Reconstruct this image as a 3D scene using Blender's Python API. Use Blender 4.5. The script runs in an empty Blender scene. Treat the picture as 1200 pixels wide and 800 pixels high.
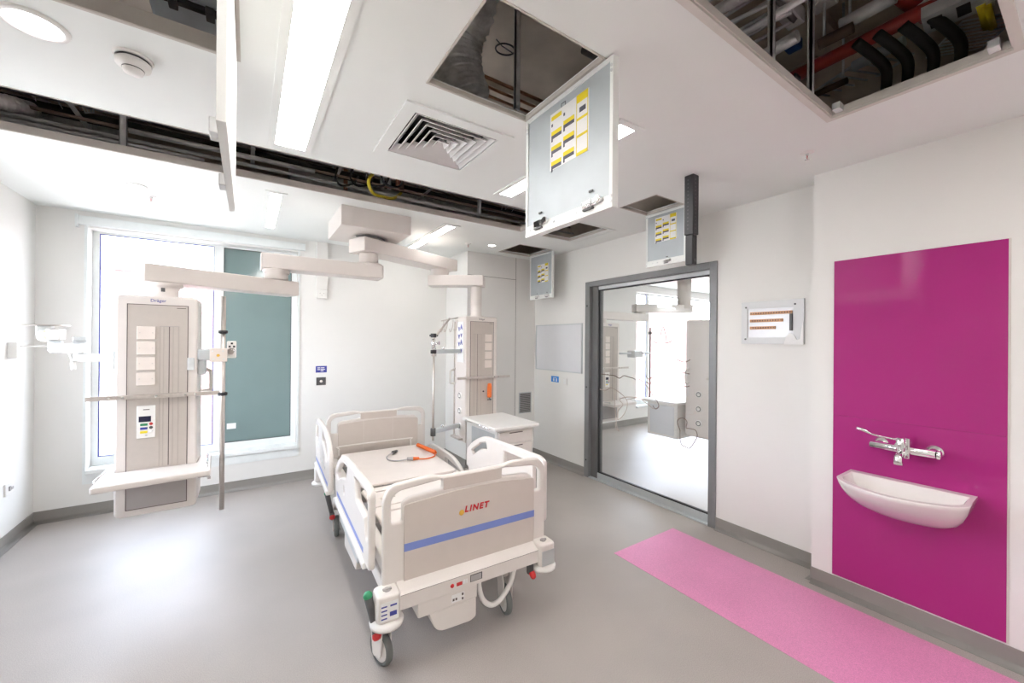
import bpy, bmesh, math, random
from mathutils import Vector, Matrix
random.seed(7)
SC = bpy.context.scene
COL = SC.collection
PI = math.pi

# ------------------------------------------------------------------ materials
def mat(name, col, rough=.5, metal=0., var=.03, scale=12., bump=0., bscale=80., spec=.5, coat=0., trans=0.):
    m = bpy.data.materials.new(name); m.use_nodes = True
    nt = m.node_tree; b = nt.nodes['Principled BSDF']
    tc = nt.nodes.new('ShaderNodeTexCoord')
    n = nt.nodes.new('ShaderNodeTexNoise'); n.inputs['Scale'].default_value = scale; n.inputs['Detail'].default_value = 4
    nt.links.new(tc.outputs['Object'], n.inputs['Vector'])
    r = nt.nodes.new('ShaderNodeValToRGB')
    c = Vector(col[:3])
    r.color_ramp.elements[0].position = .3; r.color_ramp.elements[1].position = .7
    r.color_ramp.elements[0].color = (*(c * (1 - var)), 1)
    r.color_ramp.elements[1].color = (*[min(1, v * (1 + var)) for v in c], 1)
    nt.links.new(n.outputs['Fac'], r.inputs['Fac'])
    nt.links.new(r.outputs['Color'], b.inputs['Base Color'])
    b.inputs['Roughness'].default_value = rough
    b.inputs['Metallic'].default_value = metal
    b.inputs['Specular IOR Level'].default_value = spec
    b.inputs['Coat Weight'].default_value = coat
    if trans: b.inputs['Transmission Weight'].default_value = trans
    if bump:
        n2 = nt.nodes.new('ShaderNodeTexNoise'); n2.inputs['Scale'].default_value = bscale
        nt.links.new(tc.outputs['Object'], n2.inputs['Vector'])
        bp = nt.nodes.new('ShaderNodeBump'); bp.inputs['Strength'].default_value = bump; bp.inputs['Distance'].default_value = .005
        nt.links.new(n2.outputs['Fac'], bp.inputs['Height']); nt.links.new(bp.outputs['Normal'], b.inputs['Normal'])
    return m

def emit(name, col, s):
    m = bpy.data.materials.new(name); m.use_nodes = True
    nt = m.node_tree; nt.nodes.clear()
    e = nt.nodes.new('ShaderNodeEmission'); e.inputs[0].default_value = (*col, 1); e.inputs[1].default_value = s
    o = nt.nodes.new('ShaderNodeOutputMaterial'); nt.links.new(e.outputs[0], o.inputs[0])
    return m

def glass(name, tint=(1, 1, 1), refl=.08):
    m = bpy.data.materials.new(name); m.use_nodes = True
    nt = m.node_tree; nt.nodes.clear()
    t = nt.nodes.new('ShaderNodeBsdfTransparent'); t.inputs[0].default_value = (*tint, 1)
    g = nt.nodes.new('ShaderNodeBsdfGlossy'); g.inputs['Roughness'].default_value = .01
    lw = nt.nodes.new('ShaderNodeLayerWeight'); lw.inputs[0].default_value = .5
    pw = nt.nodes.new('ShaderNodeMath'); pw.operation = 'POWER'; pw.inputs[1].default_value = 5.
    f = nt.nodes.new('ShaderNodeMath'); f.operation = 'MULTIPLY_ADD'; f.inputs[1].default_value = .85; f.inputs[2].default_value = .035
    nt.links.new(lw.outputs['Facing'], pw.inputs[0]); nt.links.new(pw.outputs[0], f.inputs[0])
    x = nt.nodes.new('ShaderNodeMixShader'); o = nt.nodes.new('ShaderNodeOutputMaterial')
    nt.links.new(f.outputs[0], x.inputs[0]); nt.links.new(t.outputs[0], x.inputs[1]); nt.links.new(g.outputs[0], x.inputs[2])
    nt.links.new(x.outputs[0], o.inputs[0])
    return m

def floor_mat(name, col, rough=.3):
    m = mat(name, col, rough, var=.05, scale=2.2)
    nt = m.node_tree; b = nt.nodes['Principled BSDF']
    base = b.inputs['Base Color'].links[0].from_socket
    tc = [n for n in nt.nodes if n.type == 'TEX_COORD'][0]
    n = nt.nodes.new('ShaderNodeTexNoise'); n.inputs['Scale'].default_value = 260; n.inputs['Detail'].default_value = 2
    nt.links.new(tc.outputs['Object'], n.inputs['Vector'])
    r = nt.nodes.new('ShaderNodeMapRange'); r.inputs[1].default_value = .35; r.inputs[2].default_value = .65; r.inputs[3].default_value = .86; r.inputs[4].default_value = 1.12
    nt.links.new(n.outputs['Fac'], r.inputs[0])
    x = nt.nodes.new('ShaderNodeMix'); x.data_type = 'RGBA'; x.blend_type = 'MULTIPLY'; x.inputs[0].default_value = 1
    nt.links.new(base, x.inputs[6]); nt.links.new(r.outputs[0], x.inputs[7])
    nt.links.new(x.outputs[2], b.inputs['Base Color'])
    bp = nt.nodes.new('ShaderNodeBump'); bp.inputs['Strength'].default_value = .12; bp.inputs['Distance'].default_value = .002
    nt.links.new(n.outputs['Fac'], bp.inputs['Height']); nt.links.new(bp.outputs['Normal'], b.inputs['Normal'])
    return m

M = {}
M['wall'] = mat('wall_paint', (.845, .835, .805), .6, var=.008, scale=3, bump=.03, bscale=200)
M['ceil'] = mat('ceiling_paint', (.88, .90, .875), .75, var=.008, scale=3, bump=.03, bscale=200)
M['ceil_edge'] = mat('plasterboard_edge', (.60, .56, .51), .7, var=.05)
M['floor'] = floor_mat('grey_vinyl', (.40, .365, .34), .42)
M['pink'] = floor_mat('pink_vinyl', (.72, .27, .49), .42)
M['skirt'] = mat('grey_skirting', (.29, .275, .255), .4, var=.04, scale=6)
M['doorframe'] = mat('grey_aluminium_frame', (.24, .245, .25), .38, .25, var=.03)
M['doorframe_dark'] = mat('dark_grey_jamb', (.15, .15, .15), .5, .1)
M['seal'] = mat('black_seal', (.015, .015, .017), .5)
M['silver'] = mat('anodised_silver', (.62, .65, .66), .32, .6, var=.03)
M['white'] = mat('white_plastic', (.84, .82, .79), .32, var=.012, spec=.5)
M['cream'] = mat('cream_plastic', (.74, .67, .615), .36, var=.015, spec=.5)
M['pend'] = mat('pendant_white_enamel', (.76, .705, .665), .35, var=.012)
M['pend_panel'] = mat('pendant_beige_aluminium', (.54, .485, .44), .42, .1, var=.02, scale=30)
M['pend_low'] = mat('pendant_grey_panel', (.42, .39, .38), .5, .1, var=.03)
M['slide'] = mat('slide_strip_grey', (.47, .42, .38), .5)  # even grey of the slide channel strips
M['line'] = mat('dark_joint', (.12, .10, .09), .6)
M['plate'] = mat('socket_plate', (.80, .72, .66), .35)
M['bedwhite'] = mat('bed_frame_enamel', (.77, .725, .685), .33, var=.012)
M['bedpanel'] = mat('bed_panel_beige', (.64, .575, .525), .42, var=.015)
M['deck'] = mat('bed_deck_plastic', (.83, .76, .715), .42, var=.015)
M['bluestripe'] = mat('blue_stripe', (.20, .27, .62), .4)
M['red'] = mat('red_plastic', (.62, .03, .03), .35)
M['redtext'] = mat('red_lettering', (.55, .01, .02), .5)
M['green'] = mat('green_plastic', (.03, .27, .12), .35)
M['dark'] = mat('dark_grey_plastic', (.09, .09, .09), .45)
M['tyre'] = mat('grey_tyre', (.16, .17, .165), .6)
M['black'] = mat('black_plastic', (.022, .022, .025), .42)
M['orange'] = mat('orange_plastic', (.80, .16, .02), .35)
M['greycable'] = mat('grey_cable', (.42, .40, .40), .5)
M['chrome'] = mat('chrome', (.85, .85, .86), .07, 1., var=.01)
M['steel'] = mat('brushed_steel', (.66, .61, .57), .35, .8, var=.05, scale=40)
M['galv'] = mat('galvanised_sheet', (.49, .535, .555), .48, .2, var=.09, scale=4)
M['purple'] = mat('purple_panel', (.40, .028, .20), .06, var=.02, scale=3, spec=.32)
M['ceramic'] = mat('white_ceramic', (.83, .79, .765), .1, var=.005, coat=.5)
M['teal'] = mat('teal_glass', (.20, .275, .275), .12, var=.04, scale=2, spec=.5)
M['frame_white'] = mat('white_window_frame', (.84, .87, .86), .35)
M['glass'] = glass('window_glass')
M['doorglass'] = glass('door_glass')
M['board'] = mat('whiteboard_surface', (.78, .79, .81), .18, var=.01)
M['greyboard'] = mat('pale_grey_metal', (.66, .67, .67), .35, var=.01)
M['blue'] = mat('blue_sign', (.02, .24, .68), .4)
M['navy'] = mat('navy_sign', (.05, .06, .33), .4)
M['paper'] = mat('white_label', (.86, .86, .85), .6)
M['yellow'] = mat('yellow_label', (.80, .64, .02), .5)
M['paleyellow'] = mat('pale_yellow_label', (.62, .60, .34), .5)
M['labeldark'] = mat('label_dark_picture', (.09, .09, .12), .5)
M['concrete'] = mat('soffit_concrete', (.66, .58, .50), .9, var=.3, scale=1.7, bump=.3, bscale=20)
M['redpipe'] = mat('red_sprinkler_pipe', (.33, .035, .03), .45, var=.1)
M['foam'] = mat('black_pipe_insulation', (.02, .019, .018), .9, var=.2)
M['brownfoam'] = mat('brown_conduit', (.12, .075, .055), .7, var=.2)
M['foil'] = mat('silver_foil_duct', (.82, .83, .83), .3, .4, var=.35, scale=14, bump=.9, bscale=35)
M['brownpipe'] = mat('dull_brown_pipe', (.34, .26, .22), .5, .3)
M['copper'] = mat('copper_pipe', (.50, .27, .17), .4, .4, var=.2)
M['zinc'] = mat('zinc_strut', (.74, .76, .76), .42, .3, var=.15)
M['cyan'] = mat('pale_duct_sheet', (.68, .74, .77), .5, .1, var=.06)
M['yellowcable'] = mat('yellow_cable', (.75, .62, .04), .5)
M['bluecable'] = mat('blue_connector', (.03, .12, .35), .5)
M['brown'] = mat('brown_etched_line', (.22, .15, .12), .6)
M['sanddecal'] = mat('sand_etched_line', (.60, .50, .44), .6)
M['copperstrip'] = mat('orange_terminal', (.62, .33, .17), .5, .2)
M['brick'] = None
M['lamp'] = emit('lamp_diffuser', (1, .96, .93), 27.)
M['lamp_dim'] = emit('lamp_diffuser_dim', (1, .97, .95), 16.)
M['lamp_added'] = emit('added_lamp_cool', (.95, 1, 1), 30.)  # glow of the lamps added in the neighbouring room
M['sealant'] = mat('cream_sealant', (.70, .67, .62), .5)
M['lcd'] = mat('dark_display', (.02, .02, .05), .2)
M['ambergold'] = mat('gold_mark', (.72, .42, .05), .4)
M['tray'] = mat('cable_tray_steel', (.62, .64, .64), .45, .3, var=.2)
M['vane'] = mat('white_vane', (.80, .79, .78), .45)

def brick_mat():
    m = bpy.data.materials.new('pink_brickwork'); m.use_nodes = True
    nt = m.node_tree; b = nt.nodes['Principled BSDF']
    tc = nt.nodes.new('ShaderNodeTexCoord'); mp = nt.nodes.new('ShaderNodeMapping')
    mp.inputs['Rotation'].default_value = (PI / 2, 0, 0)
    nt.links.new(tc.outputs['Object'], mp.inputs['Vector'])
    br = nt.nodes.new('ShaderNodeTexBrick'); br.inputs['Scale'].default_value = 3.2
    br.inputs['Color1'].default_value = (.15, .085, .085, 1); br.inputs['Color2'].default_value = (.19, .11, .11, 1); br.inputs['Mortar'].default_value = (.26, .20, .20, 1)
    nt.links.new(mp.outputs[0], br.inputs['Vector']); nt.links.new(br.outputs['Color'], b.inputs['Base Color'])
    b.inputs['Roughness'].default_value = .9
    return m
M['brick'] = brick_mat()

# ------------------------------------------------------------------ mesh helpers
def new(): return bmesh.new()

def add_box(bm, x0, x1, y0, y1, z0, z1, bevel=0., seg=2, mi=0):
    if x0 > x1: x0, x1 = x1, x0
    if y0 > y1: y0, y1 = y1, y0
    if z0 > z1: z0, z1 = z1, z0
    t = bmesh.new()
    bmesh.ops.create_cube(t, size=1)
    for v in t.verts:
        v.co = Vector(((x0 + x1) / 2 + v.co.x * (x1 - x0), (y0 + y1) / 2 + v.co.y * (y1 - y0), (z0 + z1) / 2 + v.co.z * (z1 - z0)))
    if bevel:
        w = min(bevel, .45 * min(x1 - x0, y1 - y0, z1 - z0))
        bmesh.ops.bevel(t, geom=t.edges[:], offset=w, segments=seg, affect='EDGES', profile=.5)
    join(bm, t, mi)
    return bm

def join(bm, t, mi=0, mtx=None):
    if mtx is not None: bmesh.ops.transform(t, matrix=mtx, verts=t.verts)
    t.verts.index_update()
    vs = [bm.verts.new(v.co) for v in t.verts]
    for f in t.faces:
        try:
            nf = bm.faces.new([vs[v.index] for v in f.verts]); nf.material_index = mi if mi else f.material_index; nf.smooth = f.smooth
        except ValueError: pass
    t.free()

def frame_axes(d):
    d = d.normalized(); a = Vector((0, 0, 1)) if abs(d.z) < .95 else Vector((1, 0, 0))
    u = d.cross(a).normalized(); v = d.cross(u).normalized()
    return u, v

def add_cyl(bm, p0, p1, r, r1=None, n=20, caps=True, mi=0):
    p0, p1 = Vector(p0), Vector(p1)
    if r1 is None: r1 = r
    u, v = frame_axes(p1 - p0)
    A = [bm.verts.new(p0 + (u * math.cos(2 * PI * k / n) + v * math.sin(2 * PI * k / n)) * r) for k in range(n)]
    B = [bm.verts.new(p1 + (u * math.cos(2 * PI * k / n) + v * math.sin(2 * PI * k / n)) * r1) for k in range(n)]
    for k in range(n):
        f = bm.faces.new((A[k], A[(k + 1) % n], B[(k + 1) % n], B[k])); f.smooth = True; f.material_index = mi
    if caps:
        f = bm.faces.new(A[::-1]); f.material_index = mi
        f = bm.faces.new(B); f.material_index = mi
    return bm

def add_lathe(bm, prof, c, axis=(0, 0, 1), n=28, mi=0):
    """prof: list of (r, h) along axis from c"""
    c = Vector(c); ax = Vector(axis).normalized(); u, v = frame_axes(ax)
    rings = []
    for r, h in prof:
        if r < 1e-5: rings.append([bm.verts.new(c + ax * h)])
        else: rings.append([bm.verts.new(c + ax * h + (u * math.cos(2 * PI * k / n) + v * math.sin(2 * PI * k / n)) * r) for k in range(n)])
    for a, b in zip(rings[:-1], rings[1:]):
        for k in range(n):
            j = (k + 1) % n
            if len(a) == 1 and len(b) == 1: continue
            if len(a) == 1: f = bm.faces.new((a[0], b[j], b[k]))
            elif len(b) == 1: f = bm.faces.new((a[k], a[j], b[0]))
            else: f = bm.faces.new((a[k], a[j], b[j], b[k]))
            f.smooth = True; f.material_index = mi
    return bm

def smooth_path(pts, sub=6, closed=False):
    P = [Vector(p) for p in pts]; out = []
    n = len(P)
    rng = range(n) if closed else range(n - 1)
    for i in rng:
        p0 = P[(i - 1) % n] if closed or i > 0 else P[0]
        p1 = P[i]; p2 = P[(i + 1) % n]; p3 = P[(i + 2) % n] if closed or i + 2 < n else P[-1]
        for k in range(sub):
            t = k / sub
            out.append(.5 * ((2 * p1) + (-p0 + p2) * t + (2 * p0 - 5 * p1 + 4 * p2 - p3) * t * t + (-p0 + 3 * p1 - 3 * p2 + p3) * t ** 3))
    if not closed: out.append(P[-1])
    return out

def add_tube(bm, pts, r, n=12, closed=False, caps=True, rfun=None, mi=0, sy=1.):
    P = [Vector(p) for p in pts]; m = len(P); rings = []
    d0 = (P[1] - P[0]).normalized(); u, v = frame_axes(d0)
    for i, p in enumerate(P):
        if closed: d = (P[(i + 1) % m] - P[(i - 1) % m])
        else: d = P[min(i + 1, m - 1)] - P[max(i - 1, 0)]
        if d.length < 1e-9: d = d0
        d = d.normalized()
        u = (u - d * u.dot(d))
        u = u.normalized() if u.length > 1e-6 else frame_axes(d)[0]
        v = d.cross(u)
        rr = rfun(i / (m - 1)) if rfun else r
        rings.append([bm.verts.new(p + (u * math.cos(2 * PI * k / n) + v * sy * math.sin(2 * PI * k / n)) * rr) for k in range(n)])
    R = range(m) if closed else range(m - 1)
    for i in R:
        a, b = rings[i], rings[(i + 1) % m]
        for k in range(n):
            f = bm.faces.new((a[k], a[(k + 1) % n], b[(k + 1) % n], b[k])); f.smooth = True; f.material_index = mi
    if caps and not closed:
        bm.faces.new(rings[0][::-1]).material_index = mi; bm.faces.new(rings[-1]).material_index = mi
    return bm

def round_poly(pts, r, seg=5):
    """2D polygon with rounded corners; pts (x,y[,r])"""
    out = []; n = len(pts)
    for i in range(n):
        p = Vector(pts[i][:2]); a = Vector(pts[i - 1][:2]); b = Vector(pts[(i + 1) % n][:2])
        rr = pts[i][2] if len(pts[i]) > 2 else r
        da = (a - p); db = (b - p)
        L = min(rr, da.length * .48, db.length * .48)
        if L < 1e-4: out.append(tuple(p)); continue
        s = p + da.normalized() * L; e = p + db.normalized() * L
        for k in range(seg + 1):
            t = k / seg
            q = s * (1 - t) ** 2 + p * 2 * t * (1 - t) + e * t * t
            out.append((q.x, q.y))
    return out

def add_plate(bm, outlines, t, bevel=0., mtx=None, mi=0, res=2):
    """outer outline + holes in XY, thickness t along Z (0..t), filled by a 2D curve"""
    cu = bpy.data.curves.new('tmp', 'CURVE'); cu.dimensions = '2D'; cu.fill_mode = 'BOTH'
    cu.extrude = max(t / 2 - bevel, .0001); cu.bevel_depth = bevel; cu.bevel_resolution = res
    cu.offset = -bevel
    for o in outlines:
        s = cu.splines.new('POLY'); s.points.add(len(o) - 1); s.use_cyclic_u = True
        for p, q in zip(s.points, o): p.co = (q[0], q[1], 0, 1)
    ob = bpy.data.objects.new('tmp', cu); COL.objects.link(ob)
    dg = bpy.context.evaluated_depsgraph_get(); dg.update()
    me = bpy.data.meshes.new_from_object(ob.evaluated_get(dg))
    b = bmesh.new(); b.from_mesh(me)
    bmesh.ops.translate(b, vec=(0, 0, t / 2), verts=b.verts)
    bmesh.ops.remove_doubles(b, verts=b.verts, dist=1e-5)
    join(bm, b, mi, mtx)
    bpy.data.objects.remove(ob); bpy.data.curves.remove(cu); bpy.data.meshes.remove(me)
    return bm

def add_text(bm, s, size, t, mtx, mi=0, bold=0., shear=0., align='CENTER', sp=1.):
    cu = bpy.data.curves.new('tmp', 'FONT'); cu.body = s; cu.size = size; cu.extrude = t / 2; cu.offset = bold; cu.shear = shear
    cu.align_x = align; cu.align_y = 'CENTER'; cu.resolution_u = 3; cu.space_character = sp
    ob = bpy.data.objects.new('tmp', cu); COL.objects.link(ob)
    dg = bpy.context.evaluated_depsgraph_get(); dg.update()
    me = bpy.data.meshes.new_from_object(ob.evaluated_get(dg))
    b = bmesh.new(); b.from_mesh(me)
    join(bm, b, mi, mtx)
    bpy.data.objects.remove(ob); bpy.data.curves.remove(cu); bpy.data.meshes.remove(me)
    return bm

# plane matrices: local X,Y of the flat shape -> world axes, Z -> outwards
def XZ(x, y, z):   # faces -Y : local x->X, local y->Z, thickness towards -Y
    return Matrix(((1, 0, 0, x), (0, 0, -1, y), (0, 1, 0, z), (0, 0, 0, 1)))
def YZm(x, y, z):  # faces -X : local x-> -Y (left to right seen from -X), local y->Z, thickness to -X
    return Matrix(((0, 0, -1, x), (-1, 0, 0, y), (0, 1, 0, z), (0, 0, 0, 1)))
def YZc(x, y, z):  # local x -> +Y, local y -> Z, thickness +X
    return Matrix(((0, 0, 1, x), (1, 0, 0, y), (0, 1, 0, z), (0, 0, 0, 1)))

KEEP = {'lettering', 'logo_lettering', 'print', 'blue_symbol', 'louvre', 'slat', 'small_marking', 'door_frame', 'deck_frame', 'undercarriage', 'terminal', 'wall', 'foot_beam'}
def clusters(bm):
    """groups of faces whose pieces lie far apart (each becomes a part of its own)"""
    bm.faces.index_update(); seen = set(); isl = []
    for f in bm.faces:
        if f.index in seen: continue
        st = [f]; seen.add(f.index); fs = []
        while st:
            g = st.pop(); fs.append(g.index)
            for v in g.verts:
                for h in v.link_faces:
                    if h.index not in seen: seen.add(h.index); st.append(h)
        cs = [v.co for i in fs for v in bm.faces[i].verts]
        lo = [min(c[k] for c in cs) for k in range(3)]; hi = [max(c[k] for c in cs) for k in range(3)]
        isl.append([fs, lo, hi])
    if len(isl) > 60: return None
    def near(a, b):
        g = math.sqrt(sum(max(0, a[1][k] - b[2][k], b[1][k] - a[2][k]) ** 2 for k in range(3)))
        return g < .48 * max(max(a[2][k] - a[1][k] for k in range(3)), max(b[2][k] - b[1][k] for k in range(3)))
    grp = list(range(len(isl)))
    def fd(i):
        while grp[i] != i: i = grp[i]
        return i
    for i in range(len(isl)):
        for j in range(i):
            if near(isl[i], isl[j]): grp[fd(i)] = fd(j)
    out = {}
    for i in range(len(isl)): out.setdefault(fd(i), []).extend(isl[i][0])
    return list(out.values())

def obj(name, bm, m, parent=None, off=None, smooth=None):
    if parent is not None and name not in KEEP:
        bm.faces.ensure_lookup_table()
        cl_ = clusters(bm)
        if cl_ and len(cl_) > 1:
            first = None
            for fs in cl_:
                keep = set(fs); b2 = bm.copy(); b2.faces.ensure_lookup_table()
                bmesh.ops.delete(b2, geom=[f for f in b2.faces if f.index not in keep], context='FACES')
                o = obj1(name, b2, m, parent, off); first = first or o
            bm.free(); return first
    return obj1(name, bm, m, parent, off)

def obj1(name, bm, m, parent=None, off=None):
    if off is not None: bmesh.ops.translate(bm, vec=-Vector(off), verts=bm.verts)
    bmesh.ops.recalc_face_normals(bm, faces=bm.faces)
    me = bpy.data.meshes.new(name); bm.to_mesh(me); bm.free()
    for k in (m if isinstance(m, (list, tuple)) else [m]): me.materials.append(M[k] if isinstance(k, str) else k)
    o = bpy.data.objects.new(name, me); COL.objects.link(o)
    if parent is not None: o.parent = parent
    return o

def thing(name, label, cat, loc=(0, 0, 0), rz=0., group=None):
    o = bpy.data.objects.new(name, None); COL.objects.link(o); o.empty_display_size = .05
    o.location = loc; o.rotation_euler = (0, 0, rz)
    o['label'] = label; o['category'] = cat
    if group: o['group'] = group
    return o

def single(name, bm, m, label, cat, group=None, org=None):
    """a thing that is one mesh: its origin is put at the base"""
    if org is None:
        xs = [v.co for v in bm.verts]
        org = Vector((sum(c.x for c in xs) / len(xs), sum(c.y for c in xs) / len(xs), min(c.z for c in xs)))
    o = obj(name, bm, m, None, org); o.location = org
    o['label'] = label; o['category'] = cat
    if group: o['group'] = group
    return o

def struct(name, bm, m):
    o = obj(name, bm, m); o['kind'] = 'structure'; return o

def slab(bm, a, b, holes, c0, c1, f):
    """rectangular sheet a=(a0,a1), b=(b0,b1) with rectangular holes (a0,a1,b0,b1), thickness c0..c1, f maps (a,b,c)->xyz"""
    A = sorted({a[0], a[1], *[h[i] for h in holes for i in (0, 1)]}); A = [v for v in A if a[0] <= v <= a[1]]
    B = sorted({b[0], b[1], *[h[i] for h in holes for i in (2, 3)]}); B = [v for v in B if b[0] <= v <= b[1]]
    def solid(i, j):
        if i < 0 or j < 0 or i >= len(A) - 1 or j >= len(B) - 1: return False
        x, y = (A[i] + A[i + 1]) / 2, (B[j] + B[j + 1]) / 2
        return not any(h[0] < x < h[1] and h[2] < y < h[3] for h in holes)
    V = {}
    def vv(x, y, c):
        k = (round(x, 5), round(y, 5), c)
        if k not in V: V[k] = bm.verts.new(f(x, y, c))
        return V[k]
    for i in range(len(A) - 1):
        for j in range(len(B) - 1):
            if not solid(i, j): continue
            x0, x1, y0, y1 = A[i], A[i + 1], B[j], B[j + 1]
            bm.faces.new((vv(x0, y0, c0), vv(x1, y0, c0), vv(x1, y1, c0), vv(x0, y1, c0)))
            bm.faces.new((vv(x0, y0, c1), vv(x0, y1, c1), vv(x1, y1, c1), vv(x1, y0, c1)))
            for di, dj, p, q in ((-1, 0, (x0, y0), (x0, y1)), (1, 0, (x1, y1), (x1, y0)), (0, -1, (x1, y0), (x0, y0)), (0, 1, (x0, y1), (x1, y1))):
                if not solid(i + di, j + dj):
                    bm.faces.new((vv(*p, c0), vv(*q, c0), vv(*q, c1), vv(*p, c1)))
    return bm

def rect_frame(bm, x0, x1, y0, y1, w, t, mtx=None, bevel=0., mi=0):
    """picture-frame ring in XY, thickness t along z"""
    o = [(x0, y0), (x1, y0), (x1, y1), (x0, y1)]; i = [(x0 + w, y0 + w), (x0 + w, y1 - w), (x1 - w, y1 - w), (x1 - w, y0 + w)]
    t0 = bmesh.new(); slab(t0, (x0, x1), (y0, y1), [(x0 + w, x1 - w, y0 + w, y1 - w)], 0., t, lambda a, b, c: (a, b, c))
    join(bm, t0, mi, mtx)
    return bm

# ------------------------------------------------------------------ camera
cam = bpy.data.cameras.new('camera'); co = bpy.data.objects.new('camera', cam); COL.objects.link(co)
cam.sensor_width = 36; cam.lens = 463. / 1200 * 36; cam.clip_start = .02
cam.shift_y = -1. / 1200
yaw, pitch, roll = math.radians(33.75), math.radians(.08), math.radians(.48)
fwd = Vector((math.sin(yaw) * math.cos(pitch), math.cos(yaw) * math.cos(pitch), math.sin(pitch)))
rt = Vector((math.cos(yaw), -math.sin(yaw), 0)); up = rt.cross(fwd)
r2 = rt * math.cos(roll) + up * math.sin(roll); u2 = -rt * math.sin(roll) + up * math.cos(roll)
mw = Matrix((r2, u2, -fwd)).transposed().to_4x4(); mw.translation = (0, 0, 1.58)
co.matrix_world = mw
SC.camera = co

# ------------------------------------------------------------------ room shell
XL, XR, XR2, YB, YN, H = -1.5, 3.32, 3.13, 5.02, -2.2, 2.70
YS = 1.075                                   # where the thicker part of the right wall begins
AX1 = 9.8                                    # far side of the neighbouring room
bm = new(); add_box(bm, XL - .2, AX1 + .2, YN - .2, YB + .3, -.12, 0); struct('floor', bm, 'floor')
bm = new(); add_box(bm, 2.29, 3.02, YN + .4, 2.03, 0, .0015); struct('floor_pink_strip', bm, 'pink')

HOLES = {'h1': (-1.05, -.045, 1.13, 1.93), 'h2': (.64, 1.165, 1.10, 1.635), 'h3': (.75, 2.385, .19, .75), 'strip': (-1.49, 2.30, 2.735, 3.305),
         'h5': (2.565, 2.96, 2.735, 3.295), 'h6': (2.57, 2.915, 1.89, 2.24), 'h7': (2.605, 3.085, 3.75, 4.22), 'vent': (.665, 1.145, 1.86, 2.34)}
bm = new()
slab(bm, (XL - .02, XR + .02), (YN - .02, YB + .02), list(HOLES.values()), H, H + .03, lambda a, b, c: (a, b, c))
struct('ceiling', bm, 'ceil')
bm = new(); add_box(bm, XL - .2, XR + .14, YN - .2, YB + .3, 3.62, 3.8)
for k in range(9): add_box(bm, XL - .1, XR + .1, YN + .6 + k * .85, YN + .75 + k * .85, 3.56, 3.62)
struct('ceiling_slab', bm, 'concrete')
bm = new()
add_box(bm, XL - .2, XL - .02, YN - .2, YB + .3, 2.73, 3.62); add_box(bm, XR + .02, XR + .14, YN - .2, YB + .3, 2.73, 3.62)
add_box(bm, XL - .2, XR + .14, YN - .2, YN - .02, 2.73, 3.62); add_box(bm, XL - .2, XR + .14, YB + .02, YB + .3, 2.73, 3.62)
struct('wall_above_ceiling', bm, 'concrete')

# back wall with the windows (this room and the neighbouring one)
WX0, WX1, WZ0, WZ1 = -1.19, .46, .40, 2.56
AWX0, AWX1 = 6.25, 9.5
bm = new()
slab(bm, (XL - .2, AX1 + .2), (0, H + .03), [(WX0, WX1, WZ0, WZ1), (AWX0, AWX1, .34, 2.56)], YB, YB + .3, lambda a, b, c: (a, c, b))
struct('wall_back', bm, 'wall')
# left wall with tall windows next to the camera (their light falls on the floor)
LW = [(2.7, 4.15, .9, 2.3)]
bm = new(); slab(bm, (YN - .2, YB), (0, H + .03), LW, XL, XL - .2, lambda a, b, c: (c, a, b)); struct('wall_left', bm, 'wall')
bm = new(); add_box(bm, XL - .2, AX1 + .2, YN - .2, YN, 0, H + .03); struct('wall_front', bm, 'wall')
# right wall with the glazed door opening
DY0, DY1, DZ1 = 1.825, 3.40, 2.28
bm = new(); slab(bm, (YN, YB), (0, H + .03), [(DY0, DY1, -1, DZ1)], XR, XR + .12, lambda a, b, c: (c, a, b)); struct('wall_right', bm, 'wall')
bm = new(); add_box(bm, XR2, XR, YN, YS, 0, H); struct('wall_right_boxing', bm, 'wall')
# riser box in the corner
RX, RY = 2.265, 4.40
bm = new(); add_box(bm, RX, XR, RY, YB, 0, H); struct('wall_riser', bm, 'wall')
# neighbouring room
bm = new(); add_box(bm, XR + .12, AX1 + .2, YN, YB, H, H + .03); struct('ceiling_neighbour', bm, 'ceil')
bm = new(); add_box(bm, AX1, AX1 + .2, YN, YB, 0, H); struct('wall_far', bm, 'wall')

def skirting(name, p0, p1, nrm, h=.10, cove=.03):
    """coved vinyl skirting from p0 to p1; nrm points into the room"""
    p0, p1, n = Vector((*p0, 0)), Vector((*p1, 0)), Vector((*nrm, 0))
    prof = [(0, h), (.006, h), (.006, cove + .01)] + [(.006 + cove * (1 - math.cos(t)), cove + .006 - (cove + .004) * math.sin(t)) for t in [PI / 2 * k / 6 for k in range(1, 7)]] + [(.006 + cove, .0), (0, 0)]
    bm = new(); R = []
    for p in (p0, p1): R.append([bm.verts.new(p + n * a + Vector((0, 0, z))) for a, z in prof])
    k = len(prof)
    for i in range(k):
        f = bm.faces.new((R[0][i], R[0][(i + 1) % k], R[1][(i + 1) % k], R[1][i])); f.smooth = 2 < i < 8
    bm.faces.new(R[0]); bm.faces.new(R[1][::-1])
    return struct(name, bm, 'skirt')
skirting('baseboard_back', (XL, YB), (RX, YB), (0, -1))
skirting('baseboard_left', (XL, YN), (XL, YB), (1, 0))
skirting('baseboard_right', (XR, DY1), (XR, RY), (-1, 0))
skirting('baseboard_right_near', (XR, YS), (XR, DY0), (-1, 0))
skirting('baseboard_boxing', (XR2, YN), (XR2, YS), (-1, 0))
skirting('baseboard_boxing_end', (XR2, YS), (XR, YS), (0, 1))
skirting('baseboard_riser_side', (RX, YB), (RX, RY), (-1, 0))
skirting('baseboard_riser_front', (RX, RY), (XR, RY), (0, -1))
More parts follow.
